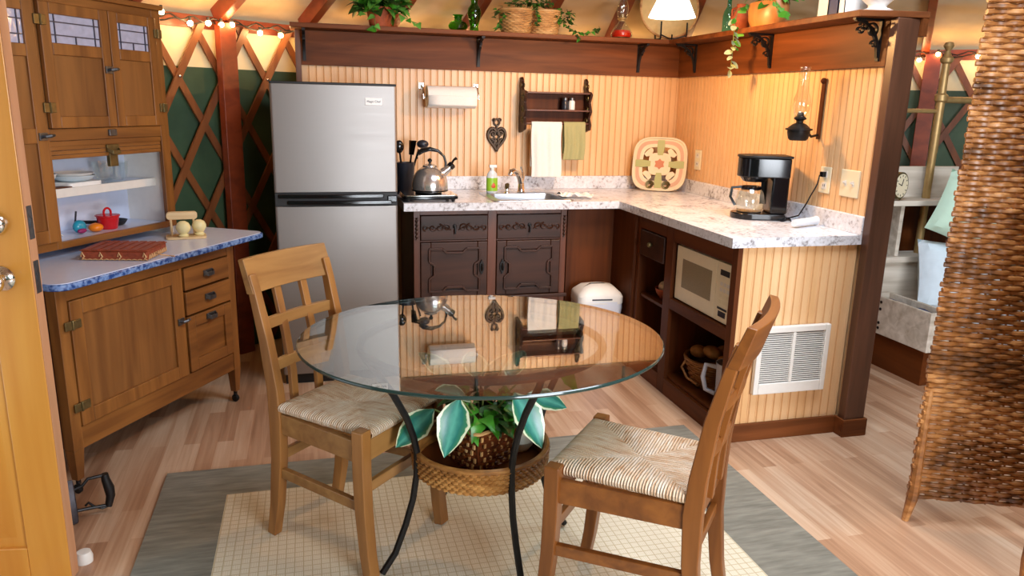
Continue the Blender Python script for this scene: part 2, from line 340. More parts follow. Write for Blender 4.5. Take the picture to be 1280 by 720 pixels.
# ------------------------------------------------------------------ mesh helpers
class MB:
    """collects shapes; build() links them as ONE mesh object"""
    def __init__(s): s.v = []; s.f = []; s.m = []; s.uv = {}
    def add(s, vs, fs, mi=0, uvs=None):
        b = len(s.v); s.v += [Vector(v) for v in vs]
        for i, f in enumerate(fs):
            if uvs: s.uv[len(s.f)] = uvs[i]
            s.f.append([b+k for k in f]); s.m.append(mi)
        return s
    def box(s, x0, x1, y0, y1, z0, z1, mi=0):
        v = [(x, y, z) for z in (z0, z1) for y in (y0, y1) for x in (x0, x1)]
        return s.add(v, [(0, 2, 3, 1), (4, 5, 7, 6), (0, 1, 5, 4), (2, 6, 7, 3), (0, 4, 6, 2), (1, 3, 7, 5)], mi)
    def hexa(s, p8, mi=0):
        return s.add(p8, [(0, 3, 2, 1), (4, 5, 6, 7), (0, 1, 5, 4), (1, 2, 6, 5), (2, 3, 7, 6), (3, 0, 4, 7)], mi)
    def beam(s, p0, p1, w, h, up=(0, 0, 1), w1=None, h1=None, mi=0):
        p0 = Vector(p0); p1 = Vector(p1); d = (p1-p0).normalized()
        a = d.cross(Vector(up)).normalized(); b = a.cross(d)
        w1 = w if w1 is None else w1; h1 = h if h1 is None else h1
        q = [p0-a*w/2-b*h/2, p0+a*w/2-b*h/2, p0+a*w/2+b*h/2, p0-a*w/2+b*h/2]
        r = [p1-a*w1/2-b*h1/2, p1+a*w1/2-b*h1/2, p1+a*w1/2+b*h1/2, p1-a*w1/2+b*h1/2]
        return s.hexa(q+r, mi)
    def path(s, pts, w, h, side=(0, 1, 0), mi=0):
        """rectangular section swept along pts; w along side, h across"""
        pts = [Vector(p) for p in pts]; sd = Vector(side).normalized(); vs = []; n = len(pts)
        for i, p in enumerate(pts):
            d = (pts[min(i+1, n-1)]-pts[max(i-1, 0)]).normalized()
            b = sd.cross(d).normalized()
            ww = w[i] if isinstance(w, (list, tuple)) else w
            hh = h[i] if isinstance(h, (list, tuple)) else h
            vs += [p-sd*ww/2-b*hh/2, p+sd*ww/2-b*hh/2, p+sd*ww/2+b*hh/2, p-sd*ww/2+b*hh/2]
        fs = []
        for i in range(n-1):
            o = 4*i
            for k in range(4): fs.append((o+k, o+(k+1) % 4, o+4+(k+1) % 4, o+4+k))
        fs += [(3, 2, 1, 0), (4*n-4, 4*n-3, 4*n-2, 4*n-1)]
        return s.add(vs, fs, mi)
    def tube(s, pts, r, n=8, closed=False, mi=0, cap=True):
        pts = [Vector(p) for p in pts]; N = len(pts); vs = []; ref = None
        for i, p in enumerate(pts):
            if closed: d = pts[(i+1) % N]-pts[i-1]
            else: d = pts[min(i+1, N-1)]-pts[max(i-1, 0)]
            d = d.normalized() if d.length > 1e-9 else Vector((0, 0, 1))
            if ref is None:
                ref = Vector((0, 0, 1)) if abs(d.z) < .9 else Vector((1, 0, 0))
            a = ref-d*ref.dot(d)
            if a.length < 1e-5: a = Vector((1, 0, 0))-d*d.x
            a.normalize(); b = d.cross(a); ref = a
            rr = r[i] if isinstance(r, (list, tuple)) else r
            vs += [p+a*rr*math.cos(2*PI*k/n)+b*rr*math.sin(2*PI*k/n) for k in range(n)]
        fs = []
        for i in range(N if closed else N-1):
            j = (i+1) % N
            fs += [(i*n+k, i*n+(k+1) % n, j*n+(k+1) % n, j*n+k) for k in range(n)]
        if cap and not closed:
            fs += [tuple(range(n))[::-1], tuple((N-1)*n+k for k in range(n))]
        return s.add(vs, fs, mi)
    def cyl(s, c, r, z0, z1, n=24, r1=None, mi=0):
        x, y = c; r1 = r if r1 is None else r1
        return s.lathe([(0, z0), (r, z0), (r1, z1), (0, z1)], (x, y, 0), n, mi)
    def lathe(s, prof, c=(0, 0, 0), n=24, mi=0, sx=1., sy=1.):
        vs = []; rings = []
        for r, z in prof:
            if r < 1e-6: rings.append([len(vs)]); vs.append((c[0], c[1], c[2]+z))
            else:
                rings.append(list(range(len(vs), len(vs)+n)))
                vs += [(c[0]+r*sx*math.cos(2*PI*k/n), c[1]+r*sy*math.sin(2*PI*k/n), c[2]+z) for k in range(n)]
        fs = []
        for a, b in zip(rings, rings[1:]):
            for k in range(n):
                k2 = (k+1) % n
                if len(a) == 1 and len(b) == 1: continue
                if len(a) == 1: fs.append((a[0], b[k2], b[k]))
                elif len(b) == 1: fs.append((a[k], a[k2], b[0]))
                else: fs.append((a[k], a[k2], b[k2], b[k]))
        return s.add(vs, fs, mi)
    def sphere(s, c, r, n=16, m=10, mi=0, sc=(1, 1, 1)):
        k0 = len(s.v)
        s.lathe([(max(0, r*math.sin(PI*i/m)) if 0 < i < m else 0, -r*math.cos(PI*i/m)) for i in range(m+1)], (0, 0, 0), n, mi)
        for q in s.v[k0:]:
            q.x = q.x*sc[0]+c[0]; q.y = q.y*sc[1]+c[1]; q.z = q.z*sc[2]+c[2]
        return s
    def prism(s, poly, z0, z1, mi=0):
        n = len(poly); vs = [(x, y, z0) for x, y in poly]+[(x, y, z1) for x, y in poly]
        return s.add(vs, [tuple(range(n))[::-1], tuple(range(n, 2*n))]+[(k, (k+1) % n, n+(k+1) % n, n+k) for k in range(n)], mi)
    def prism_axis(s, poly, a0, a1, axis, mi=0):
        """poly in the two other axes (in x,y,z order), extruded along axis"""
        k0 = len(s.v); s.prism(poly, a0, a1, mi)
        for q in s.v[k0:]:
            a, b, c = q
            if axis == 'x': q.x, q.y, q.z = c, a, b
            elif axis == 'y': q.x, q.y, q.z = a, c, b
        return s
    def grid(s, fn, nu, nv, mi=0, wrap=False):
        vs = [fn(i/nu, j/nv) for j in range(nv+1) for i in range(nu+1)]
        fs = []; uvs = []
        for j in range(nv):
            for i in range(nu):
                o = j*(nu+1)+i; fs.append((o, o+1, o+nu+2, o+nu+1))
                uvs.append([(i/nu, j/nv), ((i+1)/nu, j/nv), ((i+1)/nu, (j+1)/nv), (i/nu, (j+1)/nv)])
        return s.add(vs, fs, mi, uvs)
    def xf(s, M, k0=0):
        for q in s.v[k0:]:
            q.xyz = (M @ q)
        return s
    def build(s, name, mat, parent=None, bevel=0, sharp=38, loc=None, rot=None, solid=0, sub=0, weld=False):
        me = bpy.data.meshes.new(name)
        bm = bmesh.new()
        vv = [bm.verts.new(v) for v in s.v]
        bm.verts.ensure_lookup_table()
        uvl = bm.loops.layers.uv.new('UVMap') if s.uv else None
        for i, f in enumerate(s.f):
            try: fc = bm.faces.new([vv[k] for k in f])
            except ValueError: continue
            fc.material_index = s.m[i]; fc.smooth = True
            if uvl and i in s.uv:
                for lp, q in zip(fc.loops, s.uv[i]): lp[uvl].uv = q
        if weld: bmesh.ops.remove_doubles(bm, verts=bm.verts, dist=1e-5)
        bmesh.ops.recalc_face_normals(bm, faces=bm.faces)
        for e in bm.edges:
            if len(e.link_faces) == 2 and e.calc_face_angle(0) > R(sharp): e.smooth = False
        bm.to_mesh(me); bm.free()
        for m in (mat if isinstance(mat, (list, tuple)) else [mat]): me.materials.append(m)
        o = bpy.data.objects.new(name, me); COL.objects.link(o)
        if parent: o.parent = parent
        if loc: o.location = loc
        if rot: o.rotation_euler = rot
        if solid:
            q = o.modifiers.new('solid', 'SOLIDIFY'); q.thickness = solid; q.offset = 0
        if sub:
            q = o.modifiers.new('sub', 'SUBSURF'); q.levels = sub; q.render_levels = sub
        if bevel:
            q = o.modifiers.new('bevel', 'BEVEL'); q.width = bevel; q.segments = 2; q.limit_method = 'ANGLE'; q.angle_limit = R(40); q.harden_normals = True
        return o

def thing(name, label, cat, loc=(0, 0, 0), rz=0., group=None, rot=None):
    o = bpy.data.objects.new(name, None); COL.objects.link(o)
    o.empty_display_size = .1
    o.location = loc; o.rotation_euler = rot or (0, 0, rz)
    return tag(o, label, cat, group)
def tag(o, label, cat, group=None, kind=None):
    o['label'] = label; o['category'] = cat
    if group: o['group'] = group
    if kind: o['kind'] = kind
    return o
def struct(o, label=None, cat=None):
    o['kind'] = 'structure'
    if label: o['label'] = label
    if cat: o['category'] = cat
    return o
def text_mesh(body, size, mat, parent, name, M, depth=.0004):
    cu = bpy.data.curves.new(name, 'FONT'); cu.body = body; cu.size = size; cu.extrude = depth; cu.align_x = 'CENTER'; cu.align_y = 'CENTER'
    t = bpy.data.objects.new('tmp', cu); COL.objects.link(t)
    bpy.context.view_layer.update()
    me = bpy.data.meshes.new_from_object(t.evaluated_get(bpy.context.evaluated_depsgraph_get()))
    bpy.data.objects.remove(t)
    me.materials.clear(); me.materials.append(mat)
    me.transform(M)
    o = bpy.data.objects.new(name, me); COL.objects.link(o); o.parent = parent
    return o
def rrect(x0, x1, y0, y1, r, n=5):
    p = []
    for cx, cy, a in ((x1-r, y1-r, 0), (x0+r, y1-r, 90), (x0+r, y0+r, 180), (x1-r, y0+r, 270)):
        p += [(cx+r*math.cos(R(a+90*k/n)), cy+r*math.sin(R(a+90*k/n))) for k in range(n+1)]
    return p
def arc(cx, cy, r, a0, a1, n):
    return [(cx+r*math.cos(R(a0+(a1-a0)*k/n)), cy+r*math.sin(R(a0+(a1-a0)*k/n))) for k in range(n+1)]
def frame(mb, x0, x1, z0, z1, y0, y1, wl, wr=None, wb=None, wt=None, mi=0):
    wr = wl if wr is None else wr; wb = wl if wb is None else wb; wt = wl if wt is None else wt
    mb.box(x0, x0+wl, y0, y1, z0, z1, mi); mb.box(x1-wr, x1, y0, y1, z0, z1, mi)
    mb.box(x0+wl, x1-wr, y0, y1, z0, z0+wb, mi); mb.box(x0+wl, x1-wr, y0, y1, z1-wt, z1, mi)
    return mb
def weave(mb, rad, z0, z1, rows, stakes, c=(0, 0), seg=4, thick=.4, amp=None, shape=None):
    """woven wall of revolution: every row a strand that dodges the stakes"""
    h = (z1-z0)/rows; amp = h*.28 if amp is None else amp; n = stakes*seg//2*2
    for j in range(rows):
        t = (j+.5)/rows; z = z0+h*(j+.5); r0 = rad(t); pts = []
        for k in range(n):
            a = 2*PI*k/n; r = r0+amp*math.cos(stakes/2*a+PI*j)
            x, y = (r*math.cos(a), r*math.sin(a)) if shape is None else shape(a, r)
            pts.append((c[0]+x, c[1]+y, z))
        k0 = len(mb.v); mb.tube(pts, h*.56, 5, True)
    return mb
def leaf(mb, base, d, nrm, L, Wd, mi=0, bend=.25, kind='ivy'):
    d = Vector(d).normalized(); nrm = Vector(nrm); nrm = (nrm-d*nrm.dot(d))
    if nrm.length < 1e-4: nrm = d.orthogonal()
    nrm.normalize(); s = d.cross(nrm)
    prof = {'ivy': [(0, .0), (.06, .75), (.3, 1.), (.55, .62), (.8, .33), (1, 0)], 'long': [(0, .05), (.2, .7), (.42, 1.), (.7, .72), (.88, .34), (1, 0)],
            'round': [(0, .1), (.2, .8), (.5, 1), (.8, .75), (.95, .3), (1, 0)]}[kind]
    vs = []; base = Vector(base)
    for t, w in prof:
        c = base+d*L*t-nrm*bend*L*t*t
        for q in (-1, -.5, 0, .5, 1): vs.append(c+s*Wd*.5*w*q+nrm*Wd*.12*w*abs(q))
    fs = []; uv = []
    for i in range(len(prof)-1):
        for k in range(4):
            o = i*5+k; fs.append((o, o+1, o+6, o+5))
            uv.append([(k/4, prof[i][0]), ((k+1)/4, prof[i][0]), ((k+1)/4, prof[i+1][0]), (k/4, prof[i+1][0])])
    mb.add(vs, fs, mi, uv)
    return mb
def copy_tree(o, parent=None):
    c = o.copy(); COL.objects.link(c); c.parent = parent
    for ch in list(o.children): copy_tree(ch, c)
    return c
def beadboard(mb, a0, a1, z0, z1, fn, pitch=.0405, depth=.0026):
    """grooved boarding; fn(a, d, z) gives the point at run a, height z, d in front of the wall"""
    prof = []; a = a0
    while a < a1-.004:
        b = min(a+pitch, a1)
        prof += [(a, -depth), (a+.0035, 0), (b-.0035, 0)] if b-a > .01 else [(a, 0)]
        if b-a > .01:   # bead beside the groove
            prof.insert(len(prof)-1, (b-.0105, 0)); prof.insert(len(prof)-1, (b-.0085, -depth*.6)); prof.insert(len(prof)-1, (b-.0070, 0))
        a = b
    prof.append((a1, 0))
    vs = [fn(a, d, z) for z in (z0, z1) for a, d in prof]; n = len(prof)
    for i in range(n-1):
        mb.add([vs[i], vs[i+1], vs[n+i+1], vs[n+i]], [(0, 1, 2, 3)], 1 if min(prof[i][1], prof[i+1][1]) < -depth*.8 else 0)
    return mb
# ------------------------------------------------------------------ the yurt shell
CX, CY, YR, WH, SL = 1.207, -2.73, 3.4, 1.803, .55
def yp(a, r, z): return Vector((CX+r*math.cos(R(a)), CY+r*math.sin(R(a)), z))
mb = MB(); mb.cyl((CX, CY), YR+.05, -.06, 0, 96); struct(mb.build('floor', M_FLOOR), 'pale oak strip laminate floor of the round room', 'floor')

def yurt_wall(name, a0, a1, label):
    n = int((a1-a0)/1.5); mb = MB()
    vs = []; fs = []
    for k in range(n+1):
        a = a0+(a1-a0)*k/n
        vs += [yp(a, YR, 0), yp(a, YR, WH+.02), yp(a, YR+.03, WH+.02), yp(a, YR+.03, 0)]
    for k in range(n):
        o = 4*k
        fs += [(o+j, o+(j+1) % 4, o+4+(j+1) % 4, o+4+j) for j in range(4)]
    fs += [(0, 1, 2, 3), (4*n+3, 4*n+2, 4*n+1, 4*n)]
    mb.add(vs, fs)
    return struct(mb.build(name, M_YURT), label, 'wall')
WL = yurt_wall('wall_left', 95, 169.5, 'green and cream canvas wall with lattice behind the hutch and refrigerator')
WR = yurt_wall('wall_outer', -40, 95, 'green and cream canvas wall with lattice behind the bed')
WF = yurt_wall('wall_front', 184.5, 320, 'canvas wall beside the front door')

def slat(a0, sgn, r, parent):
    # a lath bent along the wall, rising over 13.9 degrees
    span = 2.25/.23; z0, z1 = .02, WH-.01; pts = []
    for k in range(15):
        z = z0+(z1-z0)*k/14; a = a0+sgn*(z-1.525)*span
        pts.append((a, z))
    vs = []; w = .019
    for a, z in pts:
        da = math.degrees(w*1.12/YR)*1.0
        for rr in (r-.006, r+.006):
            for q in (-1, 1): vs.append(yp(a+q*da, rr, z))
    fs = []
    for i in range(14):
        o = 4*i
        for f in ((0, 1, 5, 4), (1, 3, 7, 5), (3, 2, 6, 7), (2, 0, 4, 6)): fs.append(tuple(o+k for k in f))
    fs += [(0, 2, 3, 1), (56, 57, 59, 58)]
    m = MB(); m.add(vs, fs); m.build('lattice_slat', M_LATT, parent)
for base, lo, hi, par in ((129.2, 110, 160, WL), (47.3, 24, 66, WR)):
    k = -14
    while k < 15:
        a = base+4.5*k
        if lo <= a <= hi:
            slat(a, 1, YR-.022, par); slat(a, -1, YR-.036, par)
            m = MB(); c = yp(a, YR-.047, 1.525); m.sphere(c, .008, 8, 6); m.build('lattice_bolt', M_CHROME, par)
        k += 1
for a, par in ((129.2, WL), (47.3, WR), (29.3, WR)):
    m = MB(); m.beam(yp(a, YR-.075, 0), yp(a, YR-.075, WH), .095, .05, up=yp(a, 1, 0)-yp(a, 0, 0)); m.build('stud', M_REDZ, par, bevel=.003)
# wall head band and roof
mb = MB(); vs = []; n = 120
for k in range(n):
    a = 360*k/n
    vs += [yp(a, YR-.012, WH-.035), yp(a, YR-.012, WH+.03), yp(a, YR+.02, WH+.03), yp(a, YR+.02, WH-.035)]
fs = []
for k in range(n):
    o = 4*k; p = 4*((k+1) % n)
    fs += [(o+j, o+(j+1) % 4, p+(j+1) % 4, p+j) for j in range(4)]
mb.add(vs, fs); struct(mb.build('trim_1', M_REDZ), 'red wooden band along the head of the yurt wall', 'trim')
mb = MB(); RR = .75; vs = []; fs = []; n = 160; m_ = 24
for j in range(m_+1):
    r = YR+.12-(YR+.12-RR)*j/m_
    for k in range(n):
        sag = .02*math.sin(2*PI*(k % 4)/4)*0
        vs.append(yp(360*k/n, r, WH+.078+SL*(YR-r)))
for j in range(m_):
    for k in range(n):
        fs.append((j*n+k, j*n+(k+1) % n, (j+1)*n+(k+1) % n, (j+1)*n+k))
mb.add(vs, fs); CEIL = struct(mb.build('ceiling', M_CEIL, solid=.01), 'pleated cream fabric roof of the yurt', 'ceiling')
for k in range(40):
    a = 129.2+9*k
    m = MB(); m.beam(yp(a, YR-.01, WH+.03), yp(a, RR, WH+.03+SL*(YR-RR)), .05, .09); m.build('rafter', M_REDZ, CEIL, bevel=.004)
m = MB(); m.lathe([(RR-.02, 2.82), (RR+.06, 2.82), (RR+.06, 3.0), (RR-.02, 3.0), (RR-.02, 2.82)], (CX, CY, 0), 48); m.build('dome_ring', M_REDZ, CEIL)

# front door, open against the hutch
d = Vector((-.985, .150, 0)).normalized(); ang = math.atan2(d.y, d.x)
door = thing('door_1', 'honey pine front door standing open at the left edge', 'door', (-1.232, -2.25, 0), ang); door['kind'] = 'structure'
# local: x from free edge to hinge, y<0 away ... face towards the camera is +y after the turn
DW, DH, DT = .86, 1.93, .044
for sgn in (1,):
    mb = MB(); pw = .115
    def dface(y0, y1):
        mb.box(0, pw, y0, y1, .012, DH); mb.box(DW-pw, DW, y0, y1, .012, DH)
        for z0, z1 in ((.012, .12), (.84, .98), (DH-.13, DH)): mb.box(pw, DW-pw, y0, y1, z0, z1)
        mb.box(DW/2-.05, DW/2+.05, y0, y1, .12, .84); mb.box(DW/2-.05, DW/2+.05, y0, y1, .98, DH-.13)
    dface(.0, DT)
    mb.build('stiles_and_rails', M_DOOR, door, bevel=.004)
for x0, x1 in ((pw, DW/2-.05), (DW/2+.05, DW-pw)):
    for z0, z1 in ((.12, .84), (.98, DH-.13)):
        m = MB(); m.box(x0-.005, x1+.005, .014, DT-.014, z0-.005, z1+.005)
        m.add([(x0+.03, DT-.014, z0+.03), (x1-.03, DT-.014, z0+.03), (x1-.03, DT-.014, z1-.03), (x0+.03, DT-.014, z1-.03),
               (x0+.055, DT-.004, z0+.055), (x1-.055, DT-.004, z0+.055), (x1-.055, DT-.004, z1-.055), (x0+.055, DT-.004, z1-.055)],
              [(4, 5, 6, 7), (0, 1, 5, 4), (1, 2, 6, 5), (2, 3, 7, 6), (3, 0, 4, 7)])
        m.build('raised_panel', M_DOOR, door)
m = MB(); m.box(-.0015, .0, .002, DT-.002, .012, DH); m.build('edge_face', M_DOORE, door)
for z in (1.09,):
    m = MB(); m.lathe([(0, 0), (.033, 0), (.034, .006), (.03, .014), (.022, .02), (0, .022)], n=24); m.xf(Matrix.Translation((.078, DT, z)) @ Matrix.Rotation(R(-90), 4, 'X')); m.build('deadbolt', M_CHROME, door)
m = MB(); m.lathe([(0, 0), (.034, 0), (.035, .004), (.028, .012), (.012, .016), (.011, .03), (.024, .036), (.03, .048), (.028, .06), (.016, .068), (0, .07)], n=24)
m.xf(Matrix.Translation((.078, DT, .94)) @ Matrix.Rotation(R(-90), 4, 'X')); m.build('door_knob', M_CHROME, door)
for z in (1.09, .94):
    m = MB(); m.box(-.0035, 0, .010, .034, z-.045, z+.045); m.box(-.006, -.0035, .016, .028, z-.012, z+.012); m.build('latch_plate', M_PEWTER, door)

# ------------------------------------------------------------------ kitchen partition
XR = 1.80
mb = MB(); mb.box(-.52, 1.87, .006, .07, 0, 1.797)
beadboard(mb, -.52, XR, .0, 1.62, lambda a, d, z: (a, -d, z))
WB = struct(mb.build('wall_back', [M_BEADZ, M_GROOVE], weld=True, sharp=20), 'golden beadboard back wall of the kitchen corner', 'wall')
m = MB(); m.box(-.548, -.518, -.02, .07, 0, 1.797); m.build('end_stud', M_DARKZ, WB, bevel=.002)
mb = MB(); mb.box(XR+.006, 1.87, -1.84, .0, 0, 1.797)
beadboard(mb, 0, 1.843, 0, 1.62, lambda a, d, z: (XR-d, -a, z))
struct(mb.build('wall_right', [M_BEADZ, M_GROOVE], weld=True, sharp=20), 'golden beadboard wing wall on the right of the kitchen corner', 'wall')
m = MB(); m.box(-.545, XR, -.018, -.0, 1.611, 1.797); struct(m.build('trim_2', M_DARKX, bevel=.002), 'dark wooden band under the long shelf on the back wall', 'trim')
m = MB(); m.box(XR-.018, XR, -1.843, -.018, 1.611, 1.797); struct(m.build('trim_3', M_DARKY, bevel=.002), 'dark wooden band under the shelf on the right wing wall', 'trim')
m = MB(); m.box(1.783, 1.887, -1.888, -1.843, .0, 1.797); struct(m.build('trim_4', M_DARKZ, bevel=.004), 'tall dark wooden post at the end of the wing wall', 'post')
m = MB(); m.box(1.206, 1.771, -1.842, -1.828, 0, .082); m.box(1.771, 1.893, -1.9, -1.889, 0, .082); m.box(1.771, 1.7825, -1.889, -1.828, 0, .082); m.box(1.888, 1.898, -1.9, -1.8, 0, .082)
struct(m.build('baseboard_right', M_DARKX, bevel=.003), 'dark baseboard along the beadboard counter end and post', 'baseboard')

# long plate shelf
sh = thing('plate_shelf', 'long dark wooden shelf running around the top of the kitchen corner', 'shelf', (0, 0, 1.798))
m = MB(); m.prism([(-.57, .09), (-.57, -.167), (1.633, -.167), (1.633, -1.845), (1.915, -1.905), (1.915, .09)], 0, .025); m.build('shelf_board', M_DARKX, sh, bevel=.003)
m = MB(); m.box(1.888, 1.915, -1.9, -1.0, -.07, -.0005); m.build('side_lip', M_DARKY, sh)
def bracket(pos, side, ornate=False):
    mb = MB(); L, H = .135, .165; w = .018
    def P(a, z): return (pos[0], pos[1]-a, z) if side == 'b' else (pos[0]-a, pos[1], z)
    sd = (1, 0, 0) if side == 'b' else (0, 1, 0)
    mb.path([P(.004, -.002), P(.004, -H)], w, .008, sd)
    mb.path([P(.0, -.005), P(L, -.005)], w, .008, sd)
    pts = [P(L*.95-L*.9*math.sin(R(t)), -.008-(H-.02)*(1-math.cos(R(t)))) for t in range(0, 91, 9)]
    mb.path(pts, w*.8, .012, sd)
    sc = []
    for t in range(0, 560, 20):
        r = .032*(1-t/640); sc.append(P(.045+r*math.cos(R(t)), -.046+r*math.sin(R(t))))
    mb.path(sc, w*.7, .006, sd)
    if ornate:
        for ca, cz, rr in ((.085, -.03, .022), (.028, -.1, .018), (.1, -.05, .018)):
            mb.path([P(ca+rr*(1-t/500)*math.cos(R(t)), cz+rr*(1-t/500)*math.sin(R(t))) for t in range(0, 420, 20)], w*.7, .005, sd)
    mb.build('bracket', M_IRON, sh)
for x in (-.50, .488, 1.504): bracket((x, -.019), 'b')
for y, o in ((-.24, False), (-1.03, True), (-1.80, True)): bracket((XR-.019, y), 'r', o)

# ------------------------------------------------------------------ counter
ct = thing('countertop', 'L-shaped pale speckled granite countertop with low backsplash', 'countertop', (0, 0, .873))
mb = MB(); T = .041; XL, D, WX, WY = -.034, .651, 1.163, 1.843
hx0, hx1, hy0, hy1 = .487, .875, -.595, -.25
mb.box(XL, hx0, -D, 0, 0, T); mb.box(hx1, WX, -D, 0, 0, T); mb.box(hx0, hx1, -D, hy0, 0, T); mb.box(hx0, hx1, hy1, 0, 0, T)
mb.box(WX, XR, -WY, 0, 0, T)
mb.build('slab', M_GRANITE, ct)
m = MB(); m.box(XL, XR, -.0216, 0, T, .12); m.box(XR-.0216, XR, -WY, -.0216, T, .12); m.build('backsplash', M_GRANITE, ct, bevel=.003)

# wing cabinet under the counter, open towards the room
wc = thing('peninsula_cabinet', 'open brown base cabinet with beadboard end under the right counter', 'cabinet', (0, 0, 0))
XF = 1.206; ZT = .872
mb = MB(); beadboard(mb, XF+.004, 1.7825, .0, ZT, lambda a, d, z: (a, -1.826-d*1.3, z)); mb.box(XF+.004, 1.7825, -1.822, -1.813, 0, ZT)
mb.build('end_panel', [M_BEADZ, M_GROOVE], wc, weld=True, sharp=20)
for a, b, q in ((-1.829, -1.785, .003), (-1.245, -1.17, 0), (-.86, -.82, 0)):
    m = MB(); m.box(XF-q, XF+.02, a, b, 0, ZT); m.build('stile', M_CABZ, wc, bevel=.002)
for a, b, z0, z1 in ((-1.785, -1.245, .792, ZT), (-1.785, -1.245, .455, .508), (-1.17, -.86, .80, ZT), (-1.785, -1.245, 0, .085), (-1.17, -.86, 0, .085)):
    m = MB(); m.box(XF, XF+.02, a, b, z0, z1); m.build('rail', M_CABY, wc, bevel=.002)
for a, b, z in ((-1.814, -.84, .085), (-1.814, -1.21, .493), (-1.19, -.856, .425)):
    m = MB(); m.box(XF+.02, XR-.032, a, b, z, z+.015); m.build('shelf_board', M_CABY, wc)
m = MB(); m.box(XF+.02, XR-.02, -1.215, -1.2, .1, ZT); m.box(XF+.02, XR-.02, -.855, -.84, .1, ZT); m.box(XR-.03, XR-.02, -1.814, -.855, .1, ZT); m.build('carcass', M_CABZ, wc)
dr = MB(); dr.box(XF-.006, XF+.014, -1.155, -.875, .66, .795); dr.build('drawer', M_CARVE, wc, bevel=.004)
m = MB(); m.sphere((XF-.02, -1.02, .735), .014, 12, 8); m.tube([(XF-.006, -1.02, .735), (XF-.016, -1.02, .735)], .006); m.build('knob', M_OLDB, wc)
for y in (-1.30, -1.36, -1.42):
    pass
m = MB(); m.box(.91, 1.20, -.52, -.50, 0, .872); m.box(.905, .93, -.53, -.498, 0, .872);
struct(m.build('wall_corner', M_CABZ, bevel=.002), 'dark brown boarded recess under the counter corner', 'wall')

m = MB(); m.box(1.19, 1.206, -.82, -.50, 0, .872); struct(m.build('trim_5', M_CABZ), 'dark brown board on the inner side of the counter corner', 'trim')
# carved sink cabinet
sk = thing('sink_cabinet', 'dark carved wooden sink cabinet with two drawers over two panelled doors', 'cabinet', (0, 0, 0))
x0, x1, yf, zt = .022, .875, -.60, .871
m = MB(); m.box(x0, x1, yf+.02, -.04, 0, .06); m.box(x0, x0+.018, yf+.02, -.04, .06, zt); m.box(x1-.018, x1, yf+.02, -.04, .06, zt); m.box(x0+.018, x1-.018, -.06, -.04, .06, zt); m.build('carcass', M_CARVEZ, sk)
m = MB(); m.box(x0, x0+.034, yf-.002, yf+.022, 0, zt); m.box(x1-.034, x1, yf-.002, yf+.022, 0, zt); m.box(.425, .473, yf-.002, yf+.022, 0, zt)
for a, b in ((x0+.034, .425), (.473, x1-.034)):
    m.box(a, b, yf, yf+.02, .845, zt); m.box(a, b, yf, yf+.02, .70, .708); m.box(a, b, yf, yf+.02, .33, .375); m.box(a, b, yf, yf+.02, 0, .09)
m.build('face_frame', M_CARVEZ, sk, bevel=.002)
m = MB(); m.box(x0, x1+.01, yf-.022, yf, .372, .392); m.build('waist_moulding', M_CARVE, sk, bevel=.004)
for x in (x0+.016, x1-.014):
    m = MB()
    prof = [(0, .715), (.008, .715)]
    for k in range(5):
        z = .722+k*.021; prof += [(.004, z), (.0095, z+.009), (.004, z+.018)]
    prof += [(.008, .833), (0, .833)]
    m.lathe(prof, (x, yf-.006, 0), 12); m.build('turned_spindle', M_CARVE, sk)
def oct_panel(x0, x1, z0, z1):
    w, h = x1-x0, z1-z0; c = (x0+x1)/2; a = w*.16; b = h*.10; e = h*.2; f = w*.1
    zc = (z0+z1)/2
    return [(x0, z1), (c-a*1.5, z1), (c-a, z1-b), (c+a, z1-b), (c+a*1.5, z1), (x1, z1), (x1, zc+e), (x1-f, zc+e*.6), (x1-f, zc-e*.6), (x1, zc-e), (x1, z0),
            (c+a*1.5, z0), (c+a, z0+b), (c-a, z0+b), (c-a*1.5, z0), (x0, z0), (x0, zc-e), (x0+f, zc-e*.6), (x0+f, zc+e*.6), (x0, zc+e)]
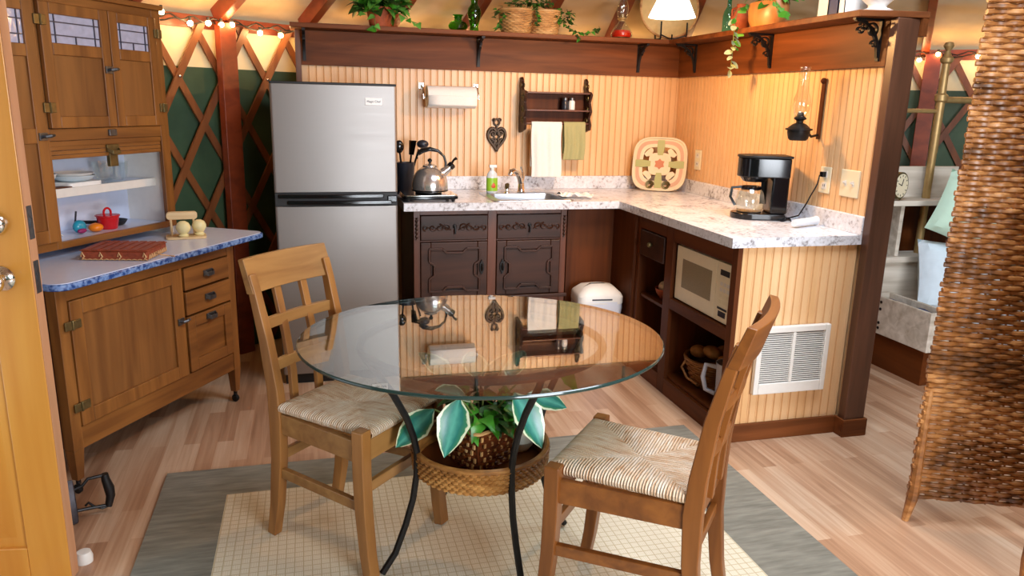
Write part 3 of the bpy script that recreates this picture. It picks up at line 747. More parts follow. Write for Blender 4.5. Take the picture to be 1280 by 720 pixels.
for a, b, hx in ((.058, .423, .39), (.475, .839, .505)):
    dw = MB(); dw.box(a, b, yf-.012, yf+.018, .71, .843)
    c = (a+b)/2
    D1 = dw.build('drawer', M_CARVE, sk, bevel=.004)
    m = MB()          # carved foliage scroll on the drawer front
    for s in (-1, 1):
        for k in range(4):
            cx = c+s*(.045+.037*k); rr = .024-.002*k
            m.tube([(cx+s*rr*(1-t/520)*math.cos(R(t+90*k)), yf-.0135, .778+rr*.9*(1-t/520)*math.sin(R(t+90*k))) for t in range(0, 400, 25)], .0045, 5)
        m.tube([(c+s*.02, yf-.0135, .765), (c+s*.07, yf-.0135, .792), (c+s*.11, yf-.0135, .764), (c+s*.16, yf-.0135, .788)], .0035, 5)
    m.build('carving', M_CARVE, D1)
    m = MB(); m.lathe([(0, 0), (.012, 0), (.01, .004), (.004, .006), (.004, .012), (0, .013)], n=10); m.xf(Matrix.Translation((c, yf-.012, .785)) @ Matrix.Rotation(R(90), 4, 'X'))
    m.tube([(c, yf-.02, .785), (c+.002, yf-.026, .77), (c, yf-.022, .745)], [.004, .005, .006], 6); m.build('drop_pull', M_IRON, D1)
    dd = MB(); frame(dd, a, b, .395, .698, yf-.010, yf+.016, .055, .055, .04, .05); dd.box(a+.05, b-.05, yf+.0, yf+.012, .43, .655)
    D2 = dd.build('door', M_CARVE, sk, bevel=.004)
    m = MB(); pl = oct_panel(a+.045, b-.045, .428, .664)
    for k in range(len(pl)):
        p, q = pl[k], pl[(k+1) % len(pl)]
        m.path([(p[0], yf-.014, p[1]), (q[0], yf-.014, q[1])], .014, .011, (0, 1, 0))
    m.prism_axis(pl, yf-.008, yf-.001, 'y')
    m.build('shaped_panel', M_CARVE, D2, bevel=.002)
    m = MB(); m.prism_axis([(hx-.012, .54), (hx, .515), (hx+.012, .54), (hx+.012, .575), (hx, .6), (hx-.012, .575)], yf-.022, yf-.014, 'y')
    m.tube([(hx, yf-.022, .575), (hx, yf-.034, .56), (hx, yf-.03, .54)], .005, 6); m.build('handle', M_IRON, D2)
# ------------------------------------------------------------------ refrigerator
fr = thing('refrigerator', 'tall stainless steel refrigerator with top freezer and black handle band', 'refrigerator', (-.371, -.745, 0))
hw = .295; FH = 1.503
m = MB(); m.box(-hw+.004, hw-.004, .055, .64, .05, FH-.012); m.build('cabinet', M_BLACKM, fr, bevel=.006)
def fdoor(name, z0, z1):
    m = MB()
    p = [(-hw, .05), (-hw, .012)]+arc(-hw+.012, .012, .012, 180, 270, 4)[1:]+[(hw-.012, 0)]+arc(hw-.012, .012, .012, 270, 360, 4)[1:]+[(hw, .05)]
    m.prism(p, z0, z1); return m.build(name, M_STEEL, fr, bevel=.003)
FZ = fdoor('freezer_door', .985, FH-.006); fdoor('refrigerator_door', .055, .918)
m = MB(); m.box(-hw, hw, .004, .06, .918, .985)
m.build('handle_band', M_BLACKM, fr, bevel=.003)
m = MB(); m.path([(-hw+.02+.5*k/14, -.002-.012*math.sin(PI*k/14), .968) for k in range(15)], .02, .026, (0, 0, 1)); m.path([(-hw+.06+.5*k/14, -.002-.010*math.sin(PI*k/14), .936) for k in range(15)], .02, .02, (0, 0, 1)); m.build('handle_grip', M_BLACK, fr, bevel=.004)
m = MB(); m.box(hw-.05, hw-.004, -.004, .05, .935, .968); m.build('hinge_cover', M_BLACK, fr, bevel=.004)
m = MB(); m.box(-hw, hw, -.0, .62, FH-.007, FH+.004); m.build('top_cap', M_BLACKM, fr, bevel=.003)
m = MB(); m.box(-hw+.01, hw-.01, .02, .6, .0, .053); m.build('kick_plate', M_BLACKM, fr, bevel=.003)
m = MB(); m.box(.145, .226, -.003, .0005, 1.405, 1.44); BG = m.build('badge', M_WHITE, fr, bevel=.001)
text_mesh('Magic Chef', .0145, M_BLACKM, BG, 'badge_lettering', Matrix.Translation((.1855, -.0034, 1.4225)) @ Matrix.Rotation(R(90), 4, 'X'))

# ------------------------------------------------------------------ hutch cabinet (kitchen dresser on casters)
hc = thing('hutch_cabinet', 'large antique oak hutch cabinet with white enamel worktop and casters', 'cabinet', (-.895, -.954, 0), R(59))
A0, A1, DP = -.905, .075, .56
def leg(x0, x1, y0, y1):
    m = MB(); cx, cy = (x0+x1)/2, (y0+y1)/2; q = .32
    m.hexa([(cx+(x0-cx)*.66, cy+(y0-cy)*.66, .05), (cx+(x1-cx)*.66, cy+(y0-cy)*.66, .05), (cx+(x1-cx)*.66, cy+(y1-cy)*.66, .05), (cx+(x0-cx)*.66, cy+(y1-cy)*.66, .05),
            (x0, y0, .17), (x1, y0, .17), (x1, y1, .17), (x0, y1, .17)])
    m.box(x0, x1, y0, y1, .17, .775)
    L = m.build('leg', M_OAKZ, hc, bevel=.002)
    m = MB(); m.cyl((cx, cy), .009, .03, .052, 10); m.tube([(cx, cy-.004, .036), (cx-.012, cy-.006, .022)], .006, 6)
    m.xf(Matrix.Identity(4)); k0 = len(m.v); m.lathe([(0, -.009), (.014, -.009), (.018, -.005), (.018, .005), (.014, .009), (0, .009)], n=16); m.xf(Matrix.Translation((cx-.012, cy-.008, .018)) @ Matrix.Rotation(R(90), 4, 'Y'), k0)
    m.build('caster', M_IRON, L)
for x0, x1 in ((A0, A0+.045), (A1-.045, A1)):
    leg(x0, x1, .0, .045); leg(x0, x1, DP-.045, DP)
for x0 in (A0+.006, A1-.024):
    m = MB(); m.box(x0, x0+.018, .045, DP-.045, .17, .775); m.build('side_panel', M_OAKD, hc)
m = MB(); m.box(A0+.045, A1-.045, DP-.03, DP-.012, .17, .775); m.build('back_panel', M_OAKD, hc)
m = MB(); m.box(A0+.024, A1-.024, .045, DP-.03, .17, .19); m.build('bottom_board', M_OAKD, hc)
for z0, z1 in ((.165, .25), (.722, .775)):
    m = MB(); m.box(A0+.045, A1-.045, .003, .03, z0, z1); m.build('front_rail', M_OAKX, hc, bevel=.002)
m = MB(); m.box(-.29, -.275, .003, .03, .25, .722); m.build('front_stile', M_OAKZ, hc)
# lower door
d0, d1 = A0+.047, -.292
m = MB(); frame(m, d0, d1, .253, .72, -.006, .02, .055); ld = m.build('lower_door', M_OAKZ, hc, bevel=.003)
m = MB(); m.box(d0+.05, d1-.05, .004, .014, .3, .67); m.build('door_panel', M_OAKP, ld)
for z in (.33, .635):
    m = MB(); m.box(d0-.03, d0+.04, -.011, -.004, z-.016, z+.016); m.tube([(d0+.002, -.011, z-.018), (d0+.002, -.011, z+.018)], .005, 8); m.build('hinge', M_OLDB, ld, bevel=.002)
def latch(x, z, par, y=-.006, mat=None):
    m = MB(); m.box(x-.02, x+.016, y-.006, y, z-.014, z+.014); m.tube([(x-.004, y-.006, z), (x-.004, y-.016, z), (x-.02, y-.024, z+.004), (x-.034, y-.022, z+.006)], [.005, .006, .006, .005], 8)
    m.cyl((0, 0), .008, 0, .012, 10); k = len(m.v)
    return m
def put_latch(x, z, par, y=-.006):
    m = MB(); m.box(x-.02, x+.016, y-.006, y, z-.014, z+.014); m.tube([(x-.004, y-.006, z), (x-.004, y-.018, z), (x+.012, y-.026, z+.003), (x+.03, y-.022, z+.005)], [.006, .007, .007, .005], 8)
    return m.build('latch', M_PEWTER, par, bevel=.001)
put_latch(d1-.02, .50, ld)
def pull(x, z, par, y):
    m = MB(); m.box(x-.03, x+.03, y-.004, y, z-.012, z+.014); m.path([(x-.028, y-.004, z+.004), (x-.02, y-.018, z-.004), (x+.02, y-.018, z-.004), (x+.028, y-.004, z+.004)], .018, .005, (0, 0, 1))
    m.build('pull', M_PEWTER, par, bevel=.001)
for z0, z1 in ((.622, .718), (.512, .613)):
    m = MB(); m.box(-.27, A1-.048, -.006, .02, z0, z1); o = m.build('drawer', M_OAKX, hc, bevel=.003); pull(-.12, (z0+z1)/2+.005, o, -.006)
m = MB(); frame(m, -.27, A1-.048, .255, .503, -.006, .02, .05); m.box(-.225, A1-.09, .004, .014, .30, .46); o = m.build('drawer', M_OAKX, hc, bevel=.003); pull(-.12, .478, o, -.006)
# worktop
m = MB(); m.prism(rrect(-.94, .262, -.062, .50, .055), .775, .799); m.build('worktop_rim', M_BLUE, hc, bevel=.006)
m = MB(); m.prism(rrect(-.932, .254, -.054, .49, .05), .7985, .8015); m.build('worktop', M_ENAM, hc)
# upper case
UY0, UY1, UZ0, UZ1 = .30, DP, .835, 1.79
for x0 in (A0, A1-.02, -.582):
    m = MB(); m.box(x0, x0+.02, UY0+.02, UY1, .8015 if x0 != -.582 else UZ0, UZ1); m.build('upper_side', M_OAKZ if x0 == A0 else M_WHITEP, hc)
m = MB(); m.box(A0+.02, -.582, UY1-.012, UY1, UZ0, UZ1); m.box(-.562, A1-.02, UY1-.012, UY1, UZ0, 1.26); m.box(-.562, A1-.02, UY1-.012, UY1, 1.26, UZ1); m.build('upper_back', M_ENAM, hc)
m = MB(); m.box(A0+.02, A1-.02, UY0+.02, UY1-.012, UZ0, UZ0+.02); m.build('alcove_floor', M_ENAM, hc)
m = MB(); m.box(A0+.02, A1-.02, UY0+.02, UY1-.012, 1.262, 1.28); m.build('alcove_ceiling', M_WHITEP, hc)
m = MB(); m.box(A0-.012, A1+.012, UY0-.012, UY1, UZ1, UZ1+.022); m.build('cornice', M_OAKX, hc, bevel=.004)
m = MB(); m.box(-.562, A1-.02, UY0+.095, UY1-.012, 1.033, 1.051); m.build('alcove_shelf', M_ENAM, hc)
m = MB(); m.box(-.562, A1-.02, UY0+.082, UY0+.094, 1.02, 1.056)
for k in range(40): pass
m.build('shelf_edging', M_WHITEP, hc, bevel=.002)
for x0, x1 in ((A0, A0+.03), (-.592, -.57), (A1-.052, A1)):
    m = MB(); m.box(x0, x1, UY0, UY0+.02, UZ0, UZ1); m.build('upper_stile', M_OAKZ, hc, bevel=.002)
for x0, x1, z0, z1 in ((A0+.03, -.592, UZ0, .868), (-.57, A1-.052, UZ0, .862), (-.57, A1-.052, 1.25, 1.296), (A0+.03, A1-.052, 1.757, UZ1)):
    m = MB(); m.box(x0, x1, UY0, UY0+.02, z0, z1); m.build('upper_rail', M_OAKX, hc, bevel=.002)
m = MB(); m.box(-.57, A1-.052, UY0+.004, UY0+.016, 1.228, 1.249); m.build('roll_track', M_OAKX, hc, bevel=.002)
m = MB()
for k in range(3): m.box(-.566, A1-.056, UY0+.006, UY0+.018, 1.18+k*.0165, 1.18+k*.0165+.0155)
td = m.build('tambour_door', M_OAKX, hc, bevel=.002)
m = MB(); m.box(-.30, -.235, UY0-.004, UY0+.006, 1.196, 1.226); m.path([(-.30, UY0-.004, 1.205), (-.29, UY0-.022, 1.195), (-.25, UY0-.022, 1.195), (-.24, UY0-.004, 1.205)], .016, .005, (0, 0, 1)); m.box(-.285, -.24, UY0+.002, UY0+.02, 1.135, 1.19); m.build('catch', M_OLDB, td, bevel=.002)
def updoor(x0, x1, z0, z1, panes, panels, name='upper_door'):
    m = MB(); y0, y1 = UY0-.016, UY0+.004; w = .045
    m.box(x0, x0+w, y0, y1, z0, z1); m.box(x1-w, x1, y0, y1, z0, z1)
    cuts = sorted([p for p in panes+panels]); z = z0
    for a, b in cuts:
        m.box(x0+w, x1-w, y0, y1, z, a); z = b
    m.box(x0+w, x1-w, y0, y1, z, z1)
    o = m.build(name, M_OAKZ, hc, bevel=.003)
    for a, b in panels:
        q = MB(); q.box(x0+w-.003, x1-w+.003, y0+.008, y1-.004, a-.003, b+.003); q.build('door_panel', M_OAKP, o)
    for a, b in panes:
        q = MB(); q.box(x0+w-.003, x1-w+.003, y0+.009, y1-.006, a-.003, b+.003); q.build('leaded_glass', M_STAIN, o)
        q = MB(); ww = x1-x0-2*w
        for t in (.28, .74): q.box(x0+w, x1-w, y0+.005, y0+.010, a+(b-a)*t-.002, a+(b-a)*t+.002)
        for t in (.1, .5, .9): q.box(x0+w+ww*t-.002, x0+w+ww*t+.002, y0+.005, y0+.010, a, a+(b-a)*.28)
        for t in (.1, .9): q.box(x0+w+ww*t-.002, x0+w+ww*t+.002, y0+.005, y0+.010, a+(b-a)*.28, b)
        q.build('lead_lines', M_LEAD, o)
    return o
D = updoor(-.568, -.243, 1.298, 1.756, [(1.612, 1.715)], [(1.342, 1.568)])
for z in (1.375, 1.69):
    m = MB(); m.box(-.598, -.545, UY0-.023, UY0-.014, z-.018, z+.018); m.tube([(-.571, UY0-.023, z-.02), (-.571, UY0-.023, z+.02)], .005, 8); m.build('hinge', M_OLDB, D, bevel=.002)
put_latch(-.262, 1.525, D, UY0-.016)
D = updoor(-.239, A1-.05, 1.298, 1.756, [(1.612, 1.715)], [(1.342, 1.568)])
for z in (1.375, 1.69):
    m = MB(); m.box(A1-.066, A1-.022, UY0-.023, UY0-.014, z-.018, z+.018); m.tube([(A1-.048, UY0-.023, z-.02), (A1-.048, UY0-.023, z+.02)], .005, 8); m.build('hinge', M_OLDB, D, bevel=.002)
D = updoor(A0+.032, -.594, .87, 1.756, [(1.60, 1.715)], [(.92, 1.245), (1.30, 1.555)], 'tall_door')
put_latch(-.612, 1.27, D, UY0-.016)
m = MB(); m.box(-.285, -.245, UY0-.01, UY0, 1.262, 1.288); m.build('strike_plate', M_PEWTER, hc, bevel=.002)

# ------------------------------------------------------------------ rug
rg = thing('rug', 'flat rug with cream woven middle and wide grey border under the dining table', 'rug', (0, 0, 0))
m = MB(); X0, X1, Y0, Y1, bx = -1.077, 1.122, -3.75, -1.64, .24
xi0, xi1, yi0, yi1 = -.84, .84, -3.5, -1.86
m.box(X0, X1, yi1, Y1, 0, .009); m.box(X0, X1, Y0, yi0, 0, .009); m.box(X0, xi0, yi0, yi1, 0, .009); m.box(xi1, X1, yi0, yi1, 0, .009)
m.build('rug_border', M_RUGB, rg)
m = MB(); m.box(xi0, xi1, yi0, yi1, 0, .0095); m.build('rug_field', M_RUGC, rg)

# ------------------------------------------------------------------ chairs
def chair(loc, rz, label, mz, mx, lattice):
    c = thing('dining_chair', label, 'chair', (loc[0], loc[1], .0125), rz, 'wooden dining chairs with rush seats')
    fw, bw, fx, bx, SZ = .188, .154, .185, -.185, .452
    for s in (-1, 1):
        m = MB(); m.path([(fx+.028, s*fw, 0), (fx+.016, s*fw, .08), (fx+.004, s*fw, .22), (fx, s*fw, .34), (fx, s*fw, .482)], .042, [.034, .036, .04, .042, .042])
        m.build('leg', mz, c, bevel=.004)
        m = MB()
        m.path([(bx-.045, s*bw, 0), (bx-.022, s*bw, .12), (bx-.004, s*bw, .28), (bx, s*bw, .42), (bx-.006, s*bw, .52), (bx-.028, s*(bw+.005), .68), (bx-.06, s*(bw+.008), .82), (bx-.078, s*(bw+.009), .885)],
               [.034, .036, .036, .036, .034, .032, .03, .03], [.034, .038, .044, .05, .046, .038, .03, .026], (0, 1, 0))
        m.build('back_leg', mz, c, bevel=.004)
        m = MB(); m.path([(bx+.02, s*bw, .41), (fx-.018, s*(fw-.003), .41)], .022, .068, (0, 1, 0)); m.build('seat_rail', mx, c, bevel=.003)
        m = MB(); m.path([(bx-.004+.012, s*bw, .235), (fx-.014, s*fw, .235)], .02, .034, (0, 1, 0)); m.build('stretcher', mx, c, bevel=.003)
    m = MB(); m.box(fx-.012, fx+.010, -fw+.018, fw-.018, .376, .444); m.build('seat_rail', mx, c, bevel=.003)
    m = MB(); m.box(bx-.01, bx+.012, -bw+.015, bw-.015, .376, .444); m.build('seat_rail', mx, c, bevel=.003)
    m = MB(); m.box(fx-.006, fx+.012, -fw+.016, fw-.016, .275, .309); m.build('stretcher', mx, c, bevel=.003)
    m = MB(); m.box(bx-.01, bx+.008, -bw+.014, bw-.014, .275, .309); m.build('stretcher', mx, c, bevel=.003)
    # rush seat: four woven triangles meeting in the middle
    o = .0; P = [Vector((fx+.012, -fw+.021)), Vector((fx+.012, fw-.021)), Vector((bx+.016, bw-.002)), Vector((bx+.016, -bw+.002))]
    P = [Vector((fx+.014, -fw+.020)), Vector((fx+.014, fw-.020)), Vector((bx+.020, bw+.008)), Vector((bx+.020, -bw-.008))]
    Q = [Vector((.0005, -.0005)), Vector((.0005, .0005)), Vector((-.0005, .0005)), Vector((-.0005, -.0005))]
    m = MB()
    prof = [(0., -.030), (-.008, -.022), (-.010, -.012), (-.006, -.004), (.012, 0.), (.08, .003), (.3, .002), (.6, -.003), (.85, -.008), (1., -.010)]
    for k in range(4):
        a, b = P[k], P[(k+1) % 4]; qa, qb = Q[k], Q[(k+1) % 4]; e = (b-a).normalized(); nO = Vector((e.y, -e.x)); L = (b-a).length
        vs = []; uvp = []; N = 26
        for t, dz in prof:
            for i in range(N+1):
                u = i/N; w0 = a.lerp(b, u); w1 = qa.lerp(qb, u)
                p = w0.lerp(w1, max(t, 0.)) + (nO*(-t*1.2) if t < 0 else Vector((0, 0)))
                vs.append((p.x, p.y, .478+dz)); uvp.append(((p-a).dot(e)/.38+k*.37, t))
        fs = []; uvs = []
        for j in range(len(prof)-1):
            for i in range(N):
                q = j*(N+1)+i; f = (q, q+1, q+N+2, q+N+1); fs.append(f); uvs.append([uvp[z] for z in f])
        m.add(vs, fs, 0, uvs)
    m.build('rush_seat', M_RUSH, c, weld=True)
    # backrest
    tw = bw+.026; xs = bx-.066; tilt = .30
    m = MB(); n = 10
    for k in range(n): pass
    def crest(y): return -.022*(1-(y/tw)**2)
    vs = []
    for k in range(n+1):
        y = -tw+2*tw*k/n; cx = crest(y)
        vs += [(xs+.006+cx+.010, y, .828), (xs-.024+cx+.010, y, .828-.004), (xs-.054+cx+.008, y, .93), (xs-.030+cx+.008, y, .934)]
    fs = []
    for k in range(n):
        q = 4*k
        for j in range(4): fs.append((q+j, q+(j+1) % 4, q+4+(j+1) % 4, q+4+j))
    fs += [(3, 2, 1, 0), (4*n, 4*n+1, 4*n+2, 4*n+3)]
    m.add(vs, fs); m.build('top_rail', mx, c, bevel=.003)
    def bxz(z): # rake of the back
        return bx-.006-.074*max(0, (z-.5)/.38)**1.35
    for y in (-.058, .058):
        m = MB(); m.path([(bxz(z)+crest(y)*.8, y, z) for z in (.43, .55, .68, .78, .835)], .028, .016, (0, 1, 0)); m.build('back_slat', mz, c, bevel=.002)
    for z in (.59, .725):
        m = MB(); m.path([(bxz(z)+crest(y)*.8+.001, y, z) for y in [-bw+.008+(2*bw-.016)*k/8 for k in range(9)]], .036, .017, (0, 0, 1)); m.build('back_crossbar', mx, c, bevel=.002)
    return c
chair((-.388, -2.21), R(-44), 'light pine dining chair with rush seat, left of the glass table', M_PINE, M_PINEX, True)
chair((.364, -2.78), R(139), 'darker brown dining chair with pale rush seat, right of the glass table', M_CHERRY, M_CHERRYX, True)

# ------------------------------------------------------------------ glass table
TX, TY = -.013, -2.41
tb = thing('dining_table', 'round glass-topped dining table on curved black iron legs with a wicker tray', 'table', (TX, TY, .0092))
m = MB(); gr = .546; zt = .738
prof = [(0, zt-.010), (gr-.006, zt-.010), (gr-.004, zt-.010), (gr-.001, zt-.008), (gr, zt-.005), (gr-.001, zt-.002), (gr-.004, zt), (gr-.006, zt), (0, zt)]
m.lathe(prof, n=128)
tilt = Matrix.Translation((0, 0, zt)) @ Matrix.Rotation(R(-1.72), 4, 'X') @ Matrix.Translation((0, 0, -zt)); m.xf(tilt)
for i in range(len(m.f)):
    if 128*2 <= i < 128*6: m.m[i] = 1
m.build('glass_top', [M_TGLASS, M_GEDGE], tb, sharp=12)
m = MB(); m.tube([(.365*math.cos(R(3*k)), .365*math.sin(R(3*k)), zt-.0235) for k in range(120)], .013, 8, True); m.xf(tilt); m.build('top_ring', M_IRONG, tb)
for k in range(4):
    a = R(13+90*k); pts = []
    for r, z in ((.365, zt-.028-.03*.365*math.sin(a)), (.352, .69), (.325, .65), (.285, .59), (.245, .51), (.222, .44), (.212, .39), (.214, .32), (.226, .24), (.25, .16), (.285, .07), (.328, .0)):
        q = max(0, 1-z/.32); pts.append((r*math.cos(a), r*math.sin(a), z+.011 if z == 0 else z))
    m = MB(); m.tube(pts, .0105, 8); m.build('leg', M_IRON, tb)
m = MB(); m.cyl((0, 0), .2, .316, .323, 40); ty = m.build('tray_base', M_CABY, tb)
m = MB(); weave(m, lambda t: .207+.006*t, .310, .382, 7, 120, seg=3, amp=.003); m.build('tray_rim', M_TRAYW, tb)
m = MB(); m.lathe([(.196, .313), (.2035, .313), (.2085, .38), (.202, .38), (.196, .313)], n=48); m.tube([(.21*math.cos(R(6*k)), .21*math.sin(R(6*k)), .385) for k in range(60)], .009, 6, True); m.build('tray_band', M_TRAYW, tb)

# ------------------------------------------------------------------ wicker folding screen
sc = thing('wicker_screen', 'tall folding brown wicker screen at the right edge', 'folding screen', (0, 0, 0))
def panel(p, q, H=1.78, zb=.09):
    p = Vector((p[0], p[1], 0)); q = Vector((q[0], q[1], 0)); d = (q-p).normalized(); L = (q-p).length; n = Vector((-d.y, d.x, 0))
    m = MB(); rows = 100; h = (H-zb)/rows; st = .04; seg = int(L/st)*4
    for j in range(rows):
        z = zb+h*(j+.5); pts = []
        jit = random.uniform(-.005, .005)
        for k in range(seg+1):
            t = k/seg; amp = .005
            w = p+d*(L*t+(jit if k in (0, seg) else 0))+n*amp*math.cos(PI*(t*seg/4)+PI*j); pts.append((w.x, w.y, z+random.uniform(-.0009, .0009)))
        m.tube(pts, h*.52, 6)
    pn = m.build('woven_panel', M_SCREEN, sc)
    m = MB(); ns = int(L/st)
    for k in range(ns+1):
        w = p+d*(L*(k+.5)/(ns+1)); m.tube([(w.x, w.y, zb), (w.x, w.y, H)], .0035, 5)
    m.build('stakes', M_SCREEN, pn)
    for t, s in ((.018, -1), (L-.018, 1)):
        w = p+d*t; f = p+d*(t+s*.014); m = MB(); m.tube([(f.x, f.y, .0), (w.x, w.y, zb+.01), (w.x, w.y, .5)], [.012, .02, .012], 8); m.build('leg', M_SCREEN, sc)
panel((1.527, -2.553), (1.93, -2.726)); panel((1.925, -2.735), (1.575, -2.992))
# ------------------------------------------------------------------ things on the counter
ZC = .9142
# hot plate
hp = thing('hot_plate', 'black electric hot plate with chrome top on the counter beside the refrigerator', 'hot plate', (.115, -.505, ZC))
m = MB(); m.prism(rrect(-.145, .145, -.115, .115, .02), .016, .03); m.prism(rrect(-.135, .135, -.105, .105, .02), .012, .016); m.build('body', M_BLACK, hp, bevel=.003)
m = MB(); m.prism(rrect(-.142, .142, -.112, .112, .02), .03, .037); m.build('chrome_top', M_CHROME, hp, bevel=.002)
for x in (-.12, .12):
    for y in (-.09, .09):
        m = MB(); m.lathe([(0, 0), (.008, 0), (.012, .014), (0, .014)], (x, y, 0), 10); m.build('foot', M_BLACK, hp)
m = MB(); m.tube([((.012+.0075*t/60)*math.cos(R(t*6)), (.012+.0075*t/60)*math.sin(R(t*6)), .042) for t in range(0, 500, 6)], .004, 6); m.build('heating_coil', M_IRON, hp)
# kettle
kt = thing('kettle', 'shiny steel whistling kettle with black handle on the hot plate', 'kettle', (.125, -.50, ZC+.0475), R(-6))
m = MB(); m.lathe([(0, 0), (.092, 0), (.096, .004), (.097, .012), (.096, .04), (.088, .075), (.07, .105), (.045, .125), (.036, .129), (0, .129)], n=48); m.build('body', M_STEELB, kt)
m = MB(); m.lathe([(.0975, 0.002), (.099, .005), (.0985, .009), (.097, .009)], n=48); m.build('base_band', M_BLACK, kt)
m = MB(); m.lathe([(0, .127), (.04, .128), (.036, .136), (.02, .143), (0, .145)], n=32); ld = m.build('lid', M_STEELB, kt)
m = MB(); m.lathe([(0, .144), (.006, .145), (.006, .152), (.012, .157), (.012, .166), (.006, .172), (0, .173)], n=16); m.build('lid_knob', M_BLACK, ld)
m = MB(); m.tube([(.07, 0, .098), (.096, 0, .118), (.112, 0, .134)], [.024, .02, .017], 12); m.build('spout', M_STEELB, kt)
m = MB(); m.lathe([(0, 0), (.021, 0), (.021, .02), (.015, .026), (0, .026)], n=14); m.xf(Matrix.Translation((.106, 0, .128)) @ Matrix.Rotation(R(48), 4, 'Y')); m.tube([(.118, 0, .148), (.128, 0, .166), (.144, 0, .176)], [.006, .006, .009], 8); m.build('whistle_cap', M_BLACK, kt)
m = MB(); pts = [(.083, 0, .115), (.086, 0, .15), (.075, 0, .185), (.045, 0, .212), (.0, 0, .222), (-.042, 0, .212), (-.062, 0, .196)]
m.tube(pts, [.007, .006, .0065, .008, .012, .014, .012], 10); m.tube([(-.062, 0, .196), (-.07, 0, .18), (-.066, 0, .17)], .006, 8); m.build('handle', M_BLACK, kt)
# utensil crock with utensils
ck = tag(MB().lathe([(0, 0), (.05, 0), (.052, .004), (.048, .09), (.052, .17), (.054, .178), (.048, .178), (.044, .09), (.044, .012), (0, .012)], n=32).build('utensil_crock', M_DULL, loc=(.028, -.235, ZC)), 'dark glazed crock full of black cooking utensils behind the kettle', 'crock')
def utensil(name, label, base, tip, kind):
    base = Vector(base); tip = Vector(tip); t = thing(name, label, 'utensil', base, 0, 'cooking utensils in the crock')
    d = tip-base; m = MB(); m.tube([(0, 0, 0), d*.5, d*.82], [.005, .006, .005], 8); m.build('handle', M_BLACK, t)
    m = MB(); e = d*.82; u = d.normalized()
    if kind == 'ladle': m.sphere(e+u*.03+Vector((.012, -.01, 0)), .034, 14, 10, sc=(1, .8, .7))
    elif kind == 'spatula':
        s = Vector((.6, -.8, 0)); m.hexa([e-s*.02-u*.0, e+s*.02, e+s*.02+Vector((0, .003, 0)), e-s*.02+Vector((0, .003, 0)), e-s*.03+u*.08, e+s*.03+u*.08, e+s*.03+u*.08+Vector((0, .003, 0)), e-s*.03+u*.08+Vector((0, .003, 0))])
    else: m.sphere(e+u*.028, .03, 14, 10, sc=(.85, .5, 1.2))
    m.build('head', M_BLACK if kind != 'ladle' else M_DULL, t)
utensil('serving_spoon', 'black spoon leaning left in the utensil crock beside the refrigerator', (.02, -.235, ZC+.013), (-.012, -.265, ZC+.288), 'spoon')
utensil('spatula', 'black flat spatula standing upright in the utensil crock', (.036, -.23, ZC+.013), (.068, -.226, ZC+.265), 'spatula')
utensil('ladle', 'dark grey ladle leaning right in the utensil crock above the kettle', (.03, -.245, ZC+.013), (.118, -.245, ZC+.305), 'ladle')
# sink
sn = thing('sink', 'small stainless steel drop-in sink in the granite counter', 'sink', (.681, -.4225, ZC))
hx, hy = .205, .1835
m = MB(); zz = -.15
rim = rrect(-.232, .232, -.205, .192, .03, 6); inn = rrect(-.188, .188, -.166, .118, .04, 6); bot = rrect(-.178, .178, -.156, .108, .05, 6)
n = len(rim)
vs = [(x, y, -.0) for x, y in rim]+[(x*.985, y*.985, .005) for x, y in rim]+[(x, y, .005) for x, y in inn]+[(x*.99, y*.99, -.004) for x, y in inn]+[(x, y, zz) for x, y in bot]
fs = [(k+n*j, (k+1) % n+n*j, (k+1) % n+n*(j+1), k+n*(j+1)) for j in range(4) for k in range(n)]+[tuple(range(4*n, 5*n))]
m.add(vs, fs); m.build('basin', M_SINK, sn)
m = MB(); m.lathe([(0, zz+.001), (.04, zz+.001), (.042, zz+.004), (.03, zz+.003), (0, zz-.002+.003)], (0, -.02, 0), 20); m.build('drain', M_PEWTER, sn)
# faucet (stands on the sink ledge)
fc = thing('faucet', 'chrome single lever kitchen faucet on the back ledge of the sink', 'faucet', (.70, -.265, ZC+.0055))
m = MB(); m.lathe([(0, 0), (.026, 0), (.026, .006), (.021, .012), (.019, .05), (.016, .06), (0, .06)], n=24); m.build('base', M_CHROME, fc)
m = MB(); m.tube([(0, 0, .05), (-.012, -.005, .09), (-.03, -.015, .118), (-.055, -.035, .132), (-.075, -.05, .128), (-.082, -.056, .108)], [.017, .016, .015, .015, .016, .016], 12); m.build('spout', M_CHROME, fc)
m = MB(); m.tube([(.004, .002, .055), (.014, .006, .09), (.012, .012, .125), (.002, .018, .15)], [.012, .009, .007, .008], 10); m.build('lever', M_CHROME, fc)
sp = thing('sprayer', 'small chrome side sprayer on the sink ledge left of the faucet', 'sprayer', (.615, -.262, ZC+.0055))
m = MB(); m.lathe([(0, 0), (.018, 0), (.016, .006), (.011, .01), (.010, .022), (0, .022)], n=16); m.build('base', M_CHROME, sp)
m = MB(); m.tube([(0, 0, .02), (0, -.002, .035), (-.002, -.012, .048)], [.009, .013, .014], 10); m.build('head', M_OLDB, sp)
